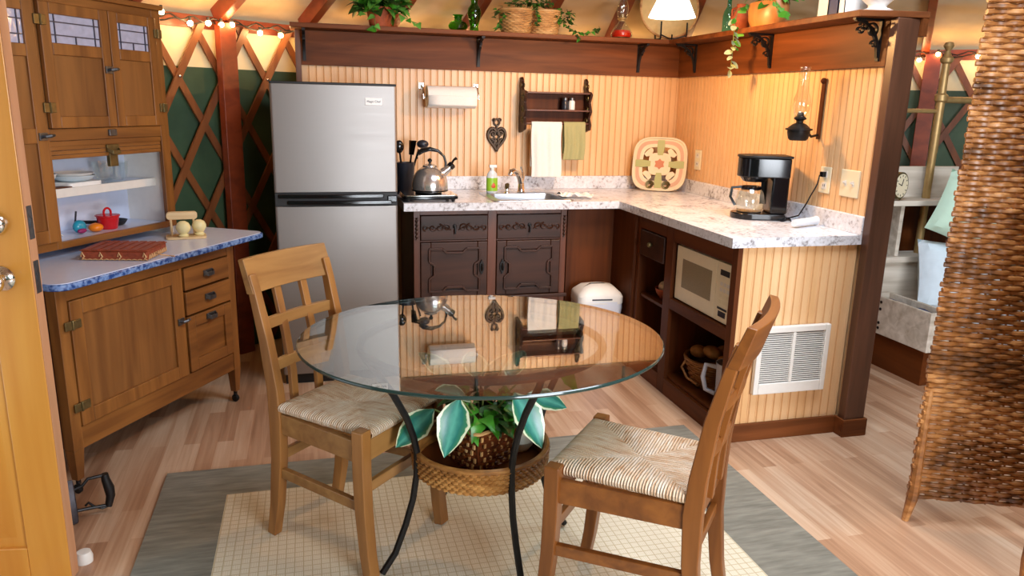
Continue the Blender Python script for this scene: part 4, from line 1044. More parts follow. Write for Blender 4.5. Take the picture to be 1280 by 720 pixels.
# dish soap
so = thing('soap_bottle', 'green and clear dish soap bottle with a pear label left of the sink', 'bottle', (.525, -.262, ZC+.0055))
m = MB(); m.lathe([(0, 0), (.03, 0), (.033, .006), (.033, .09), (.028, .112), (.016, .126), (.012, .132), (0, .132)], n=28, sx=1., sy=.62); m.build('bottle', M_CLEARP, so)
m = MB(); m.lathe([(.0336, .012), (.0336, .088)], n=28, sx=1., sy=.63); m.build('label', M_SOAPL, so)
m = MB(); m.lathe([(0, -.016), (.011, -.012), (.013, -.004), (.008, .008), (.004, .016), (0, .017)], n=14); m.xf(Matrix.Translation((.004, -.0205, .045)) @ Matrix.Diagonal((1, .12, 1, 1))); m.build('pear_picture', plain('pear_red', srgb(214, 84, 40), .4), so)
m = MB(); m.lathe([(0, .131), (.013, .131), (.013, .146), (0, .146)], n=16); m.box(-.018, .026, -.01, .01, .146, .162); m.build('cap', M_WHITE, so, bevel=.002)
# dish cloth
def crumple(fn, nu, nv, seedv, amp):
    rnd = random.Random(seedv); ph = [rnd.uniform(0, 6.3) for _ in range(12)]
    def g(u, v):
        x, y, z = fn(u, v)
        w = sum(math.sin(ph[i]+(3+i*1.7)*u*2+(5-i*1.3)*v*2)*amp/(1+i*.4) for i in range(6))
        return (x, y, max(z+abs(w), z))
    return g
m = MB(); m.grid(crumple(lambda u, v: (.86+.19*u+.02*math.sin(4*v), -.40-.14*v+.02*math.sin(5*u), ZC+.009), 22, 18, 3, .008), 22, 18)
tag(m.build('dish_cloth', M_TOWELW, solid=.004, sub=1), 'crumpled white dish cloth on the counter right of the sink', 'cloth')

# coffee maker
cm = thing('coffee_maker', 'black drip coffee maker with glass carafe on the right counter', 'coffee maker', (1.605, -1.325, ZC), R(160))
m = MB(); m.prism(arc(.045, 0, .088, -90, 90, 14)+[(-.11, .082), (-.11, -.082)], 0, .03); m.build('base', M_BLACK, cm, bevel=.006)
m = MB(); m.prism([(-.115, -.075), (-.115, .075), (-.035, .08), (-.035, -.08)], .03, .215); m.build('water_tank', M_BLACK, cm, bevel=.008)
m = MB(); m.prism(arc(.035, 0, .082, -90, 90, 14)+[(-.115, .08), (-.115, -.08)], .2, .292); m.lathe([(0, .176), (.05, .176), (.07, .2), (0, .2)], (.035, 0, 0), 24); m.build('brew_head', M_BLACK, cm, bevel=.006)
m = MB(); m.prism(arc(.035, 0, .087, -90, 90, 14)+[(-.12, .084), (-.12, -.084)], .292, .304); m.build('lid', M_BLACKM, cm, bevel=.004)
cf = MB(); cf.lathe([(0, 0), (.055, 0), (.066, .012), (.07, .05), (.06, .09), (.044, .112), (.046, .12), (.044, .12), (.042, .112), (.058, .09), (.067, .05), (.063, .013), (.053, .003), (0, .003)], (.045, 0, .034), 32); ca = cf.build('carafe', M_GLASS, cm)
m = MB(); m.lathe([(.045, .128), (.047, .128), (.047, .144), (.0445, .144), (.0445, .13)], (.045, 0, .01), 24); m.path([(.09, 0, .15), (.135, 0, .145), (.14, 0, .1), (.115, 0, .06)], .014, .012, (0, 1, 0)); m.build('carafe_handle', M_BLACK, ca)
m = MB(); m.lathe([(0, 0), (.058, 0), (.058, .003), (0, .003)], (.045, 0, .0302), 24); m.build('warming_plate', M_IRON, cm)
m = MB(); m.box(-.06, -.02, -.0845, -.079, .06, .2); m.build('water_gauge', M_DULL, cm)
m = MB(); M0 = Matrix.Rotation(R(-160), 4, 'Z') @ Matrix.Translation((-1.605, 1.325, -ZC))
def W2(p): return M0 @ Vector(p)
m.tube([W2(p) for p in ((1.70, -1.37, ZC+.012), (1.72, -1.40, ZC+.008), (1.735, -1.46, ZC+.03), (1.765, -1.47, ZC+.09), (1.778, -1.475, 1.04), (1.775, -1.50, 1.07), (1.77, -1.525, 1.10), (1.765, -1.54, 1.142), (1.782, -1.541, 1.146))], .0035, 6); cd = m.build('power_cord', M_BLACK, cm)
m = MB(); m.box(1.772, 1.793, -1.552, -1.528, 1.134, 1.158); m.xf(M0); m.build('plug', M_BLACK, cd, bevel=.003)
m = MB(); m.tube([W2((1.68+.03*math.cos(R(t)), -1.44+.022*math.sin(R(t)), ZC+.006+.004*math.sin(R(t*3)))) for t in range(0, 330, 20)], .0035, 6); m.build('coiled_cord', M_BLACK, cm)
# tube on the counter
tu = MB(); tu.lathe([(0, -.085), (.016, -.085), (.017, -.08), (.018, .07), (.022, .085), (.019, .088), (0, .08)], n=20); tu.xf(Matrix.Translation((1.672, -1.60, ZC+.0225)) @ Matrix.Rotation(R(22), 4, 'Z') @ Matrix.Rotation(R(90), 4, 'Y'))
tag(tu.build('paper_tube', M_CLEARP), 'small white paper tube lying on the counter right of the coffee maker', 'tube')
# outlets and switch
def plate(name, label, cat, y0, y1, z0, z1, kind):
    t = thing(name, label, cat, (XR-.0001, (y0+y1)/2, (z0+z1)/2)); w = (y1-y0)/2; h = (z1-z0)/2
    m = MB(); m.box(-.0075, 0, -w, w, -h, h); m.build('cover_plate', M_PLATE, t, bevel=.003)
    if kind == 'outlet':
        for dz in (-.026, .026):
            m = MB(); m.box(-.0095, -.0075, -.017, .017, dz-.015, dz+.015); q = m.build('socket', M_WHITEP, t, bevel=.004)
            m = MB(); m.box(-.0101, -.0094, -.008, -.005, dz-.004, dz+.007); m.box(-.0101, -.0094, .005, .008, dz-.004, dz+.007); m.build('slots', M_BLACKM, q)
    else:
        for dy in (-.024, .024):
            m = MB(); m.box(-.009, -.0075, dy-.006, dy+.006, -.013, .013); m.hexa([(-.009, dy-.005, -.004), (-.009, dy+.005, -.004), (-.009, dy+.005, .008), (-.009, dy-.005, .008), (-.022, dy-.004, .004), (-.022, dy+.004, .004), (-.022, dy+.004, .011), (-.022, dy-.004, .011)]); m.build('toggle', M_WHITEP, t)
plate('wall_outlet', 'cream wall outlet half hidden behind the round patterned tray', 'outlet', -.375, -.30, 1.06, 1.18, 'outlet')
plate('wall_outlet', 'cream wall outlet with the coffee maker cord plugged in', 'outlet', -1.580, -1.505, 1.06, 1.18, 'outlet')
plate('light_switch', 'cream double light switch plate near the post', 'light switch', -1.77, -1.65, 1.062, 1.18, 'switch')
# patterned tray leaning in the corner
ty = thing('ceramic_tray', 'round-cornered clay tray with cutouts leaning in the counter corner', 'tray', (1.60, -.21, ZC+.002), 0, rot=(R(-14), 0, R(-32)))
def sq(r, k=3.6, n=48):
    return [(r*math.copysign(abs(math.cos(2*PI*i/n))**(2/k), math.cos(2*PI*i/n)), r*math.copysign(abs(math.sin(2*PI*i/n))**(2/k), math.sin(2*PI*i/n))+.168) for i in range(n)]
M_CLAY = plain('clay_tan', srgb(226, 206, 170), .5, 0, 0, 20, .05); M_CLAYP = plain('clay_pink', srgb(206, 160, 130), .5); M_CLAYG = plain('clay_green', srgb(170, 170, 110), .5); M_CLAYR = plain('clay_rust', srgb(196, 120, 84), .5)
def ringmesh(m, a, b, y0, y1):
    n = len(a); vs = [(x, y0, z) for x, z in a]+[(x, y0, z) for x, z in b]+[(x, y1, z) for x, z in a]+[(x, y1, z) for x, z in b]
    fs = []
    for k in range(n):
        j = (k+1) % n; fs += [(k, j, n+j, n+k), (2*n+k, 3*n+k, 3*n+j, 2*n+j), (k, 2*n+k, 2*n+j, j), (n+k, n+j, 3*n+j, 3*n+k)]
    m.add(vs, fs)
m = MB(); ringmesh(m, sq(.168), sq(.105), -.01, .006); ringmesh(m, sq(.168), sq(.157), -.018, -.01)
m.build('rim', M_CLAY, ty, bevel=.003)
m = MB(); ringmesh(m, sq(.146), sq(.126), -.0125, -.009); m.build('pink_band', M_CLAYP, ty)
m = MB(); m.prism_axis([(x*1., z) for x, z in sq(.07)], -.012, .004, 'y'); md = m.build('medallion', M_CLAY, ty, bevel=.002)
m = MB(); m.prism_axis([(.034*math.cos(R(30*k))*(1 if k % 2 else .7), .168+.034*math.sin(R(30*k))*(1 if k % 2 else .7)) for k in range(12)], -.0145, -.0115, 'y'); m.build('painted_flower', M_CLAYR, md)
for k in range(4):
    a = R(90*k); c, s = math.cos(a), math.sin(a); m = MB()
    pl = [(x*c-z*s, x*s+z*c+.168) for x, z in ((-.017, .055), (.017, .055), (.024, .11), (.022, .15), (-.022, .15), (-.024, .11))]
    m.prism_axis(pl, -.0135, .004, 'y'); m.build('green_bridge', M_CLAYG, ty, bevel=.002)
for k in range(4):
    a = R(45+90*k); c, s = math.cos(a), math.sin(a); m = MB()
    m.prism_axis([(x*c-z*s, x*s+z*c+.168) for x, z in ((-.03, .092), (-.01, .08), (.01, .08), (.03, .092), (.03, .115), (-.03, .115))], -.011, .004, 'y'); m.build('corner_web', M_CLAY, ty)
for x in (-.05, .05):
    m = MB(); m.tube([(x+(.026-.004*t/180)*math.cos(R(t)), -.017, .036+(.026-.004*t/180)*math.sin(R(t))) for t in range(0, 900, 20)], .004, 5); m.build('spiral_foot', M_OLDB, ty)

# ------------------------------------------------------------------ things on the back wall
ph_ = thing('paper_towel_holder', 'chrome wall-mounted paper towel holder on the back wall', 'holder', (.315, 0, 1.455))
for s in (-1, 1):
    m = MB(); m.path([(s*.162, -.008, .062), (s*.162, -.05, .05), (s*.162, -.085, .012), (s*.162, -.085, -.012)], .004, .022, (1, 0, 0)); m.box(s*.162-.012, s*.162+.012, -.009, -.0045, .045, .078); m.build('arm', M_CHROME, ph_)
m = MB(); m.tube([(-.162, -.085, 0), (.162, -.085, 0)], .006, 8); m.build('rod', M_CHROME, ph_)
pr = thing('paper_towel_roll', 'white paper towel roll hanging in the chrome holder', 'paper towels', (.315, -.085, 1.455))
m = MB(); m.lathe([(.02, -.142), (.062, -.142), (.062, .142), (.02, .142), (.02, -.142)], n=40); m.xf(Matrix.Rotation(R(90), 4, 'Y')); m.build('roll', M_PAPER, pr)
m = MB(); m.grid(lambda u, v: (-.141+.282*u, -.0625-.001*math.sin(3*v), .01-.058*v), 4, 6); m.build('loose_sheet', M_PAPER, pr, solid=.001)
# heart trivet
M_BRONZE = plain('dark_bronze', srgb(62, 44, 26), .4, .5, .1, 60, .3)
ht = MB(); hp_ = []
for t in range(0, 360, 8):
    a = R(t); x = 16*math.sin(a)**3; y = 13*math.cos(a)-5*math.cos(2*a)-2*math.cos(3*a)-math.cos(4*a)
    hp_.append((.0034*x, -.0085, .0048*y-.015))
ht.tube(hp_, .0095, 6, True)
for s in (-1, 1):
    ht.tube([(s*(.022+.018*(1-t/500)*math.cos(R(t))), -.0085, .008+.02*(1-t/500)*math.sin(R(t))) for t in range(0, 440, 22)], .0072, 6)
    ht.tube([(s*.004, -.0085, -.075), (s*.016, -.0085, -.045), (s*.006, -.0085, -.02), (s*.02, -.0085, -.012)], .0072, 6)
    ht.tube([(s*.036, -.0085, -.02), (s*.018, -.0085, -.03), (0, -.0085, -.055)], .0072, 6)
ht.tube([(.0, -.0085, .035), (0, -.0085, .062)], .007, 6)
ht.tube([(.017*math.cos(R(t)), -.0085, .078+.019*math.sin(R(t))) for t in range(0, 360, 20)], .006, 6, True)
for s in (-1, 1): ht.tube([(s*(.017+.008*math.cos(R(t))), -.0085, .092+.008*math.sin(R(t))) for t in range(0, 360, 30)], .0045, 5, True)
tag(ht.build('heart_trivet', M_BRONZE, loc=(.61, 0, 1.238)), 'dark cast iron heart-shaped trivet hung on the back wall', 'trivet')
# towel rack shelf
tr = thing('towel_rack', 'dark carved wooden spice rack with towel bar on the back wall', 'rack', (.963, 0, 1.30))
for s in (-1, 1):
    m = MB(); x = s*.205
    pr_ = [(-.004, -.045), (-.05, -.035), (-.115, -.02), (-.125, .01), (-.10, .05), (-.128, .09), (-.10, .14), (-.13, .19), (-.105, .205), (-.06, .21), (-.03, .24), (-.045, .265), (-.02, .285), (-.004, .28)]
    m.prism_axis(pr_, x-.008, x+.008, 'x')
    m.build('side_board', M_CARVE, tr, bevel=.003)
    m = MB()
    for cy_, cz_, rr in ((-.075, .165, .026), (-.075, .095, .026), (-.07, .03, .024), (-.035, .235, .016)):
        m.tube([(x+s*.009, cy_+rr*(1-t/560)*math.cos(R(t)), cz_+rr*(1-t/560)*math.sin(R(t))) for t in range(0, 480, 24)], .004, 5)
        m.tube([(x-s*.009, cy_+rr*(1-t/560)*math.cos(R(t)), cz_+rr*(1-t/560)*math.sin(R(t))) for t in range(0, 480, 24)], .004, 5)
    m.build('carved_scroll', M_OLDB, tr)
for z, w in ((.19, .12), (.088, .12)):
    m = MB(); m.box(-.197, .197, -w, -.004, z, z+.01); m.build('shelf_board', M_CARVEZ, tr, bevel=.002)
m = MB(); m.box(-.197, .197, -.014, -.004, .02, .19); m.build('back_board', M_CABZ, tr)
m = MB(); m.tube([(-.197, -.105, .016), (.197, -.105, .016)], .008, 10); m.build('towel_bar', M_CARVEZ, tr)
for i, (x, kind) in enumerate(((.055, 'dark'), (.098, 'white'))):
    j = thing('spice_jar', 'small dark spice jar on the towel rack shelf' if kind == 'dark' else 'small white spice jar on the towel rack shelf, right of the dark one', 'jar', (.963+x, -.07, 1.3985))
    m = MB(); m.lathe([(0, 0), (.019, 0), (.02, .004), (.02, .048), (.015, .056), (0, .056)], n=20); m.build('jar', M_DULL if kind == 'dark' else M_WHITE, j)
    m = MB(); m.lathe([(0, .056), (.017, .056), (.017, .07), (0, .07)], n=18); m.build('lid', M_PEWTER, j)
def towel(name, label, x0, x1, zb, zt, y, mat, seedv, back):
    rnd = random.Random(seedv); p1, p2 = rnd.uniform(0, 6), rnd.uniform(0, 6)
    Lf = zt-zb; 
    def fn(u, v):
        x = x0+(x1-x0)*u
        s = v*(Lf+back+.03)
        if s < Lf: yy, z = y-.011, zb+s
        elif s < Lf+.03:
            a = (s-Lf)/.03*PI; yy, z = y-.011*math.cos(a), zt+.011*math.sin(a)
        else: yy, z = y+.011, zt-(s-Lf-.03)
        f = min(1, abs(s-Lf)/.08)
        yy += .004*f*math.sin(u*13+p1+v*2)+.0025*f*math.sin(u*29+p2)
        x += .006*(1-v)*math.sin(v*9+p1)
        if s < .01 : yy += .0
        return (x, yy, z)
    m = MB(); m.grid(fn, 24, 44)
    return tag(m.build(name, mat, solid=.006, sub=1), label, 'towel')
towel('hand_towel', 'long white terry towel hanging from the wooden towel rack', .80, .992, .995, 1.317, -.105, M_TOWELW, 1, .26)
towel('dish_towel', 'shorter sage green towel hanging beside the white towel', 1.004, 1.142, 1.10, 1.317, -.105, M_TOWELG, 2, .18)

# oil lamp on the wing wall
ol = thing('wall_oil_lamp', 'black iron wall oil lamp with clear glass chimney on the wing wall', 'oil lamp', (XR-.004, -1.46, 1.30))
m = MB(); m.box(-.008, 0, -.012, .012, .0, .27); m.sphere((-.008, 0, .262), .014, 10, 8); m.build('wall_bracket', M_CABZ, ol, bevel=.002)
m = MB(); m.tube([(-.006, 0, .02), (-.05, -.012, .012), (-.075, -.018, .03)], .006, 8); m.tube([(-.135+.056*math.cos(R(12*k)), -.035+.056*math.sin(R(12*k)), .045) for k in range(30)], .0045, 6, True); m.tube([(-.075, -.018, .03), (-.082, -.02, .045)], .005, 6); m.build('arm_ring', M_IRON, ol)
m = MB(); m.lathe([(0, -.005), (.036, -.005), (.044, .004), (.05, .03), (.048, .052), (.03, .068), (.016, .074), (0, .074)], (-.135, -.035, 0), 28); m.build('oil_font', M_IRON, ol)
m = MB(); m.lathe([(0, .074), (.016, .074), (.016, .084), (.026, .09), (.027, .096), (.016, .104), (.012, .12), (0, .12)], (-.135, -.035, 0), 20); m.tube([(-.135, -.06, .092), (-.135, -.078, .092)], .0035, 6); m.build('burner', M_IRON, ol)
m = MB(); m.lathe([(.020, .098), (.030, .115), (.040, .15), (.036, .18), (.026, .21), (.021, .25), (.021, .305), (.025, .318)], (-.135, -.035, 0), 28); m.build('glass_chimney', M_GLASS, ol, solid=.0015)

# ------------------------------------------------------------------ pendant lamp
pd = thing('pendant_lamp', 'hanging pendant lamp with glowing white cone shade above the counter corner', 'lamp', (1.16, -1.15, 1.835))
m = MB(); m.lathe([(.108, 0), (.045, .135), (.03, .14)], n=40); m.build('shade', M_SHADE, pd, solid=.002)
m = MB(); m.lathe([(0, .138), (.03, .138), (.026, .17), (.01, .185), (0, .185)], n=20); m.build('cap', M_BRASS, pd)
m = MB(); m.tube([(0, 0, .18), (0, 0, .96)], .003, 6); m.build('cord', M_BLACK, pd)
m = MB(); m.sphere((0, 0, .055), .026, 14, 10, sc=(1, 1, 1.2)); m.build('bulb', emit('pendant_bulb', (1, .86, .62, 1), 30), pd)
lp = bpy.data.lights.new('pendant_light', 'POINT'); lp.energy = 40; lp.color = (1, .52, .18); lp.shadow_soft_size = .05
lo = bpy.data.objects.new('pendant_light', lp); COL.objects.link(lo); lo.location = (1.16, -1.15, 1.815)

# ------------------------------------------------------------------ string lights
def string_lights(label, bulbs, a0, a1):
    t = thing('string_lights', label, 'string lights', (0, 0, 0))
    m = MB(); n = 40
    m.tube([yp(a0+(a1-a0)*k/n, YR-.075, 1.806+.012*math.sin(k*1.3)) for k in range(n+1)], .004, 5)
    m.tube([yp(a0+(a1-a0)*k/n, YR-.065, 1.792+.010*math.sin(k*.9+1)) for k in range(n+1)], .004, 5); m.build('wire', M_IRON, t)
    for a, z in bulbs:
        c = yp(a, YR-.095, z); m = MB(); m.sphere(c, .014, 12, 8); m.build('bulb', M_GLOW, t)
        m = MB(); m.tube([c+Vector((0, 0, .01)), c+Vector((0, 0, .03))], .007, 8); m.build('bulb_socket', M_IRON, t)
        l = bpy.data.lights.new('string_bulb_light', 'POINT'); l.energy = .7; l.color = (1, .6, .26); l.shadow_soft_size = .02
        o = bpy.data.objects.new('string_bulb_light', l); COL.objects.link(o); o.location = yp(a, YR-.125, z)
string_lights('warm string lights along the wall head between hutch and shelf', [(135.6, 1.818), (132.9, 1.78), (131.1, 1.79), (129.8, 1.79), (128.7, 1.795), (125.8, 1.768), (123.6, 1.765), (121.8, 1.80)], 121, 139)
string_lights('warm string lights along the wall head beyond the post', [(48.7, 1.765), (46.9, 1.80), (43.0, 1.785), (40.5, 1.79)], 36, 56)

string_lights('assumed warm string lights along the wall head behind the long shelf', [(116, 1.775), (109, 1.785), (102, 1.775), (95, 1.785), (88, 1.775), (81, 1.785), (74, 1.775), (67, 1.785)], 60, 118.5)  # bulbs out of sight, assumed from the glow and added to light the ceiling
# ------------------------------------------------------------------ plants helper
def foliage(mb, c, rad, n, L, Wd, kind, seedv, mats=1, up=.4, bend=.3, sc=(1, 1, 1), down=.0):
    rnd = random.Random(seedv)
    for _ in range(n):
        a = rnd.uniform(0, 2*PI); e = rnd.uniform(-.5+up, 1.2)
        d = Vector((math.cos(a)*math.cos(e)*sc[0], math.sin(a)*math.cos(e)*sc[1], math.sin(e)*sc[2]-down))
        p = Vector(c)+Vector((d.x*rad, d.y*rad, d.z*rad))*rnd.uniform(.35, 1.)
        l = L*rnd.uniform(.7, 1.2)
        dd = Vector((math.cos(a)+rnd.uniform(-.6, .6), math.sin(a)+rnd.uniform(-.6, .6), rnd.uniform(-.5, .5)))
        leaf(mb, p, dd, (rnd.uniform(-.4, .4), rnd.uniform(-.9, .0), 1), l, Wd*l/L, rnd.randrange(mats), bend, kind)
def trail(ml, ms, pts, n, L, Wd, seedv, mats=1, kind='ivy'):
    rnd = random.Random(seedv); pts = [Vector(p) for p in pts]
    ms.tube(pts, .0022, 5)
    for k in range(n):
        t = (k+.5)/n*(len(pts)-1); i = int(t); p = pts[i].lerp(pts[min(i+1, len(pts)-1)], t-i)
        a = rnd.uniform(0, 2*PI)
        leaf(ml, p, (math.cos(a), -abs(math.sin(a))*.8-.1, rnd.uniform(-.9, .1)), (math.cos(a+1)*.4, -.8, .5), L*rnd.uniform(.7, 1.2), Wd*rnd.uniform(.7, 1.2), rnd.randrange(mats), .2, kind)
# ------------------------------------------------------------------ things on the long shelf
ZS = 1.8234
pv = thing('ivy_plant', 'bright green trailing ivy in a clay pot on the shelf above the refrigerator', 'plant', (-.085, -.055, ZS))
m = MB(); m.lathe([(0, 0), (.055, 0), (.072, .085), (.078, .085), (.079, .105), (.068, .105), (.066, .09), (0, .09)], n=28); m.build('clay_pot', M_TERRA, pv)
m = MB(); st = MB(); foliage(m, (0, -.03, .115), .125, 110, .085, .075, 'ivy', 5, 3, .05, sc=(1.05, .55, .75))
trail(m, st, [(-.03, -.03, .1), (-.05, -.09, .1), (-.04, -.122, .05), (-.035, -.128, -.01), (-.03, -.128, -.03)], 5, .05, .045, 8, 2)
trail(m, st, [(.04, -.03, .1), (.1, -.07, .07), (.16, -.09, .035), (.21, -.09, .02)], 6, .042, .036, 9, 2)
trail(m, st, [(-.03, -.03, .1), (-.1, -.06, .08), (-.13, -.07, .05)], 3, .04, .036, 10, 2)
m.build('leaves', [M_LEAF, M_LEAFL, M_LEAFD], pv); st.build('stems', M_STEM, pv)
b1 = MB(); b1.lathe([(0, .004), (.03, .002), (.052, .012), (.056, .028), (.046, .045), (.024, .054), (.02, .062), (.024, .078), (.032, .086), (.029, .087), (.017, .066), (.0, .05)], n=28)
tag(b1.build('green_bottle', M_GREENG, loc=(.352, -.09, ZS)), 'squat round green glass bottle on the shelf', 'bottle')
b2 = MB(); b2.lathe([(0, .004), (.022, .002), (.026, .008), (.024, .03), (.032, .06), (.04, .1), (.036, .125), (.02, .148), (.018, .16), (.027, .185), (.016, .215), (.014, .24), (.019, .25), (.016, .25), (.01, .22), (0, .2)], n=28)
tag(b2.build('green_bottle', M_GREENG, loc=(.449, -.075, ZS)), 'tall slender green glass bottle on the shelf, right of the squat one', 'bottle')
bk = thing('ivy_basket', 'wide double straw basket overgrown with small-leaved ivy on the back shelf', 'basket', (.79, -.04, ZS))
m = MB()
for x in (-.082, .084):
    weave(m, lambda t: .082+.02*t, .0, .125, 13, 30, (x, 0), 3); m.cyl((x, 0), .08, 0, .008, 24)
    m.lathe([(.08, .0), (.1, .125), (.096, .125), (.076, .0)], (x, 0, 0), 30)
m.build('straw_body', M_BASKET, bk)
m = MB()
for x in (-.082, .084): m.tube([(x+.104*math.cos(R(10*k)), .104*math.sin(R(10*k)), .13) for k in range(36)], .0095, 6, True)
m.build('rim', M_BASKET, bk)
m = MB(); st = MB(); foliage(m, (0, -.01, .15), .17, 150, .03, .024, 'ivy', 15, 3, .2, sc=(1.1, .5, .45))
foliage(m, (.19, -.05, .09), .075, 70, .03, .024, 'ivy', 16, 3, 0); foliage(m, (-.18, -.04, .09), .05, 30, .028, .022, 'ivy', 17, 3, 0)
trail(m, st, [(.16, -.05, .12), (.2, -.09, .05), (.25, -.105, .02), (.3, -.11, .012), (.37, -.11, .03), (.4, -.11, .05)], 26, .028, .022, 18, 3)
trail(m, st, [(.2, -.09, .05), (.24, -.13, .01), (.27, -.136, -.03)], 6, .026, .02, 19, 3)
trail(m, st, [(-.16, -.05, .12), (-.2, -.08, .05), (-.22, -.09, .015)], 14, .026, .02, 20, 3)
trail(m, st, [(.0, -.1, .14), (.015, -.115, .08), (.01, -.115, .04)], 10, .026, .02, 21, 3)
m.build('leaves', [M_LEAFD, M_LEAF, M_LEAFD], bk); st.build('stems', M_STEM, bk)
ro = thing('red_oil_lamp', 'small glass table oil lamp with red oil on the back shelf', 'oil lamp', (1.355, -.085, ZS))
m = MB(); m.lathe([(0, .002), (.052, .002), (.062, .012), (.066, .03), (.055, .05), (.04, .07), (.024, .088), (.02, .1), (.017, .1), (.022, .086), (.05, .05), (.062, .03), (.058, .014), (0, .006)], n=32); m.build('glass_font', M_GLASS, ro)
m = MB(); m.lathe([(0, .0075), (.054, .0085), (.058, .016), (.0605, .03), (.052, .046), (0, .046)], n=32); m.build('red_oil', M_REDOIL, ro)
m = MB(); m.lathe([(0, .1), (.021, .1), (.021, .106), (.03, .112), (.03, .116), (.014, .122), (.011, .14), (0, .14)], n=20); m.build('burner', M_BRASS, ro)
m = MB(); m.lathe([(.02, .116), (.03, .14), (.036, .17), (.03, .2), (.02, .23), (.019, .28)], n=28); m.build('glass_chimney', M_GLASS, ro, solid=.0014)
ps = thing('plate_stand', 'small black iron plate stand in the shelf corner', 'stand', (1.672, -.075, ZS))
m = MB()
for s in (-1, 1):
    m.tube([(s*.085, -.066, .105), (s*.085, -.068, .03), (s*.083, -.06, .006), (s*.08, .02, .006), (s*.07, .06, .11), (s*.05, .075, .2)], .005, 6)
m.tube([(-.085, -.066, .03), (-.02, -.045, .012), (.0, -.04, .012), (.02, -.045, .012), (.085, -.066, .03)], .004, 6); m.tube([(-.08, .02, .006), (.08, .02, .006)], .004, 6); m.tube([(0, -.043, .0), (0, -.045, .035)], .005, 6)
m.build('wire_frame', M_IRON, ps)
pl = thing('display_plate', 'large round straw-coloured plate propped up behind the pendant lamp', 'plate', (1.672, -.085, ZS+.014), 0, rot=(R(-8), 0, R(-12)))
M_STRAW = plain('straw_plate', srgb(206, 178, 120), .6, 0, .3, 40, .08)
m = MB(); m.lathe([(0, 0), (.11, 0), (.134, -.010), (.17, -.022), (.185, -.026), (.186, -.021), (.17, -.015), (.136, -.003), (.112, .006), (0, .006)], n=56); m.xf(Matrix.Translation((0, 0, .186)) @ Matrix.Rotation(R(90), 4, 'X')); m.xf(Matrix.Scale(1, 4, (0, 1, 0))); m.build('plate', M_STRAW, pl)
m = MB(); m.tube([(.178*math.cos(R(6*k)), .020, .186+.178*math.sin(R(6*k))) for k in range(60)], .008, 6, True); m.build('plaited_rim', M_BASKET, pl)
tbm = MB(); tbm.lathe([(0, .004), (.028, .002), (.031, .01), (.031, .09), (.026, .115), (.012, .14), (.012, .18), (.016, .186), (.013, .188), (.009, .17), (0, .13)], n=24)
tag(tbm.build('teal_bottle', M_TEALG, loc=(1.735, -.66, ZS)), 'blue-green glass bottle on the right shelf', 'bottle')
jg = thing('clay_jug', 'brown clay jug with handle on the right shelf beside the blue-green bottle', 'jug', (1.735, -.785, ZS))
m = MB(); m.lathe([(0, 0), (.035, 0), (.048, .03), (.05, .06), (.036, .1), (.022, .12), (.026, .14), (.02, .14), (0, .11)], n=26); m.build('body', M_TERRA, jg)
m = MB(); m.tube([(-.01, .024, .125), (-.015, .06, .12), (-.015, .066, .08), (-.012, .048, .05)], .007, 8); m.build('handle', M_TERRA, jg)
M_ORW = wood('orange_burl', srgb(176, 104, 50), srgb(222, 160, 96), 'z', .5)
pb = thing('planter_bowl', 'orange wooden bowl planter with trailing variegated plant on the right shelf', 'plant', (1.74, -1.03, ZS))
m = MB(); m.lathe([(0, 0), (.09, 0), (.112, .04), (.118, .085), (.112, .12), (.104, .12), (.108, .085), (0, .08)], n=32, sx=.7, sy=1.1); m.build('bowl', M_ORW, pb)
m = MB(); st = MB(); foliage(m, (0, -.05, .13), .12, 34, .075, .05, 'round', 25, 2, .2, sc=(.6, 1.1, .8))
trail(m, st, [(-.03, .1, .12), (-.1, .115, .1), (-.118, .105, .03), (-.12, .1, -.05), (-.12, .095, -.1)], 8, .05, .034, 27, 2, 'round')
trail(m, st, [(-.03, -.1, .12), (-.06, -.16, .08), (-.07, -.2, .03)], 5, .06, .042, 28, 2, 'round')
m.build('leaves', [M_LEAFL, M_LEAF], pb); st.build('stems', M_STEM, pb)
m = MB(); st = MB(); trail(m, st, [(-.118, .105, .06), (-.122, .1, -.03), (-.123, .095, -.1), (-.122, .1, -.17), (-.12, .11, -.21)], 12, .045, .03, 29, 1, 'round'); m.build('trailing_vine', M_LEAFP, pb); st.build('vine_stem', M_STEM, pb)
def book(name, label, y0, y1, h, mat, z0=ZS):
    t = thing(name, label, 'book', (1.74, (y0+y1)/2, z0), 0, 'books standing on the right shelf'); w = (y1-y0)/2
    m = MB(); m.box(-.075, -.072, -w, w, 0, h); m.box(-.075, .075, -w, -w+.0025, 0, h); m.box(-.075, .075, w-.0025, w, 0, h); m.build('cover', mat, t)
    m = MB(); m.box(-.072, .07, -w+.003, w-.003, .004, h-.004); m.build('pages', M_PAPER, t)
book('book', 'thick white book on the right shelf, left of the navy one', -1.598, -1.528, .19, M_WHITEP)
book('book', 'navy blue book between two white ones on the right shelf', -1.662, -1.603, .18, M_BLUEB)
book('book', 'thin white book right of the navy one on the shelf', -1.705, -1.668, .17, M_WHITE)
gj = MB(); gj.lathe([(0, .003), (.022, .002), (.026, .02), (.02, .05), (.024, .1), (.02, .1), (0, .03)], n=20); tag(gj.build('glass_vase', M_GLASS, loc=(1.74, -1.46, ZS)), 'small clear glass vase left of the books on the right shelf', 'vase')
wp = thing('white_pitcher', 'white ceramic footed pitcher at the near end of the right shelf', 'pitcher', (1.755, -1.79, ZS))
m = MB(); m.lathe([(0, 0), (.058, 0), (.06, .008), (.036, .016), (.036, .026), (.062, .05), (.07, .09), (.056, .13), (.05, .16), (.058, .18), (.052, .18), (.045, .155), (0, .12)], n=32); m.build('body', M_WHITE, wp)
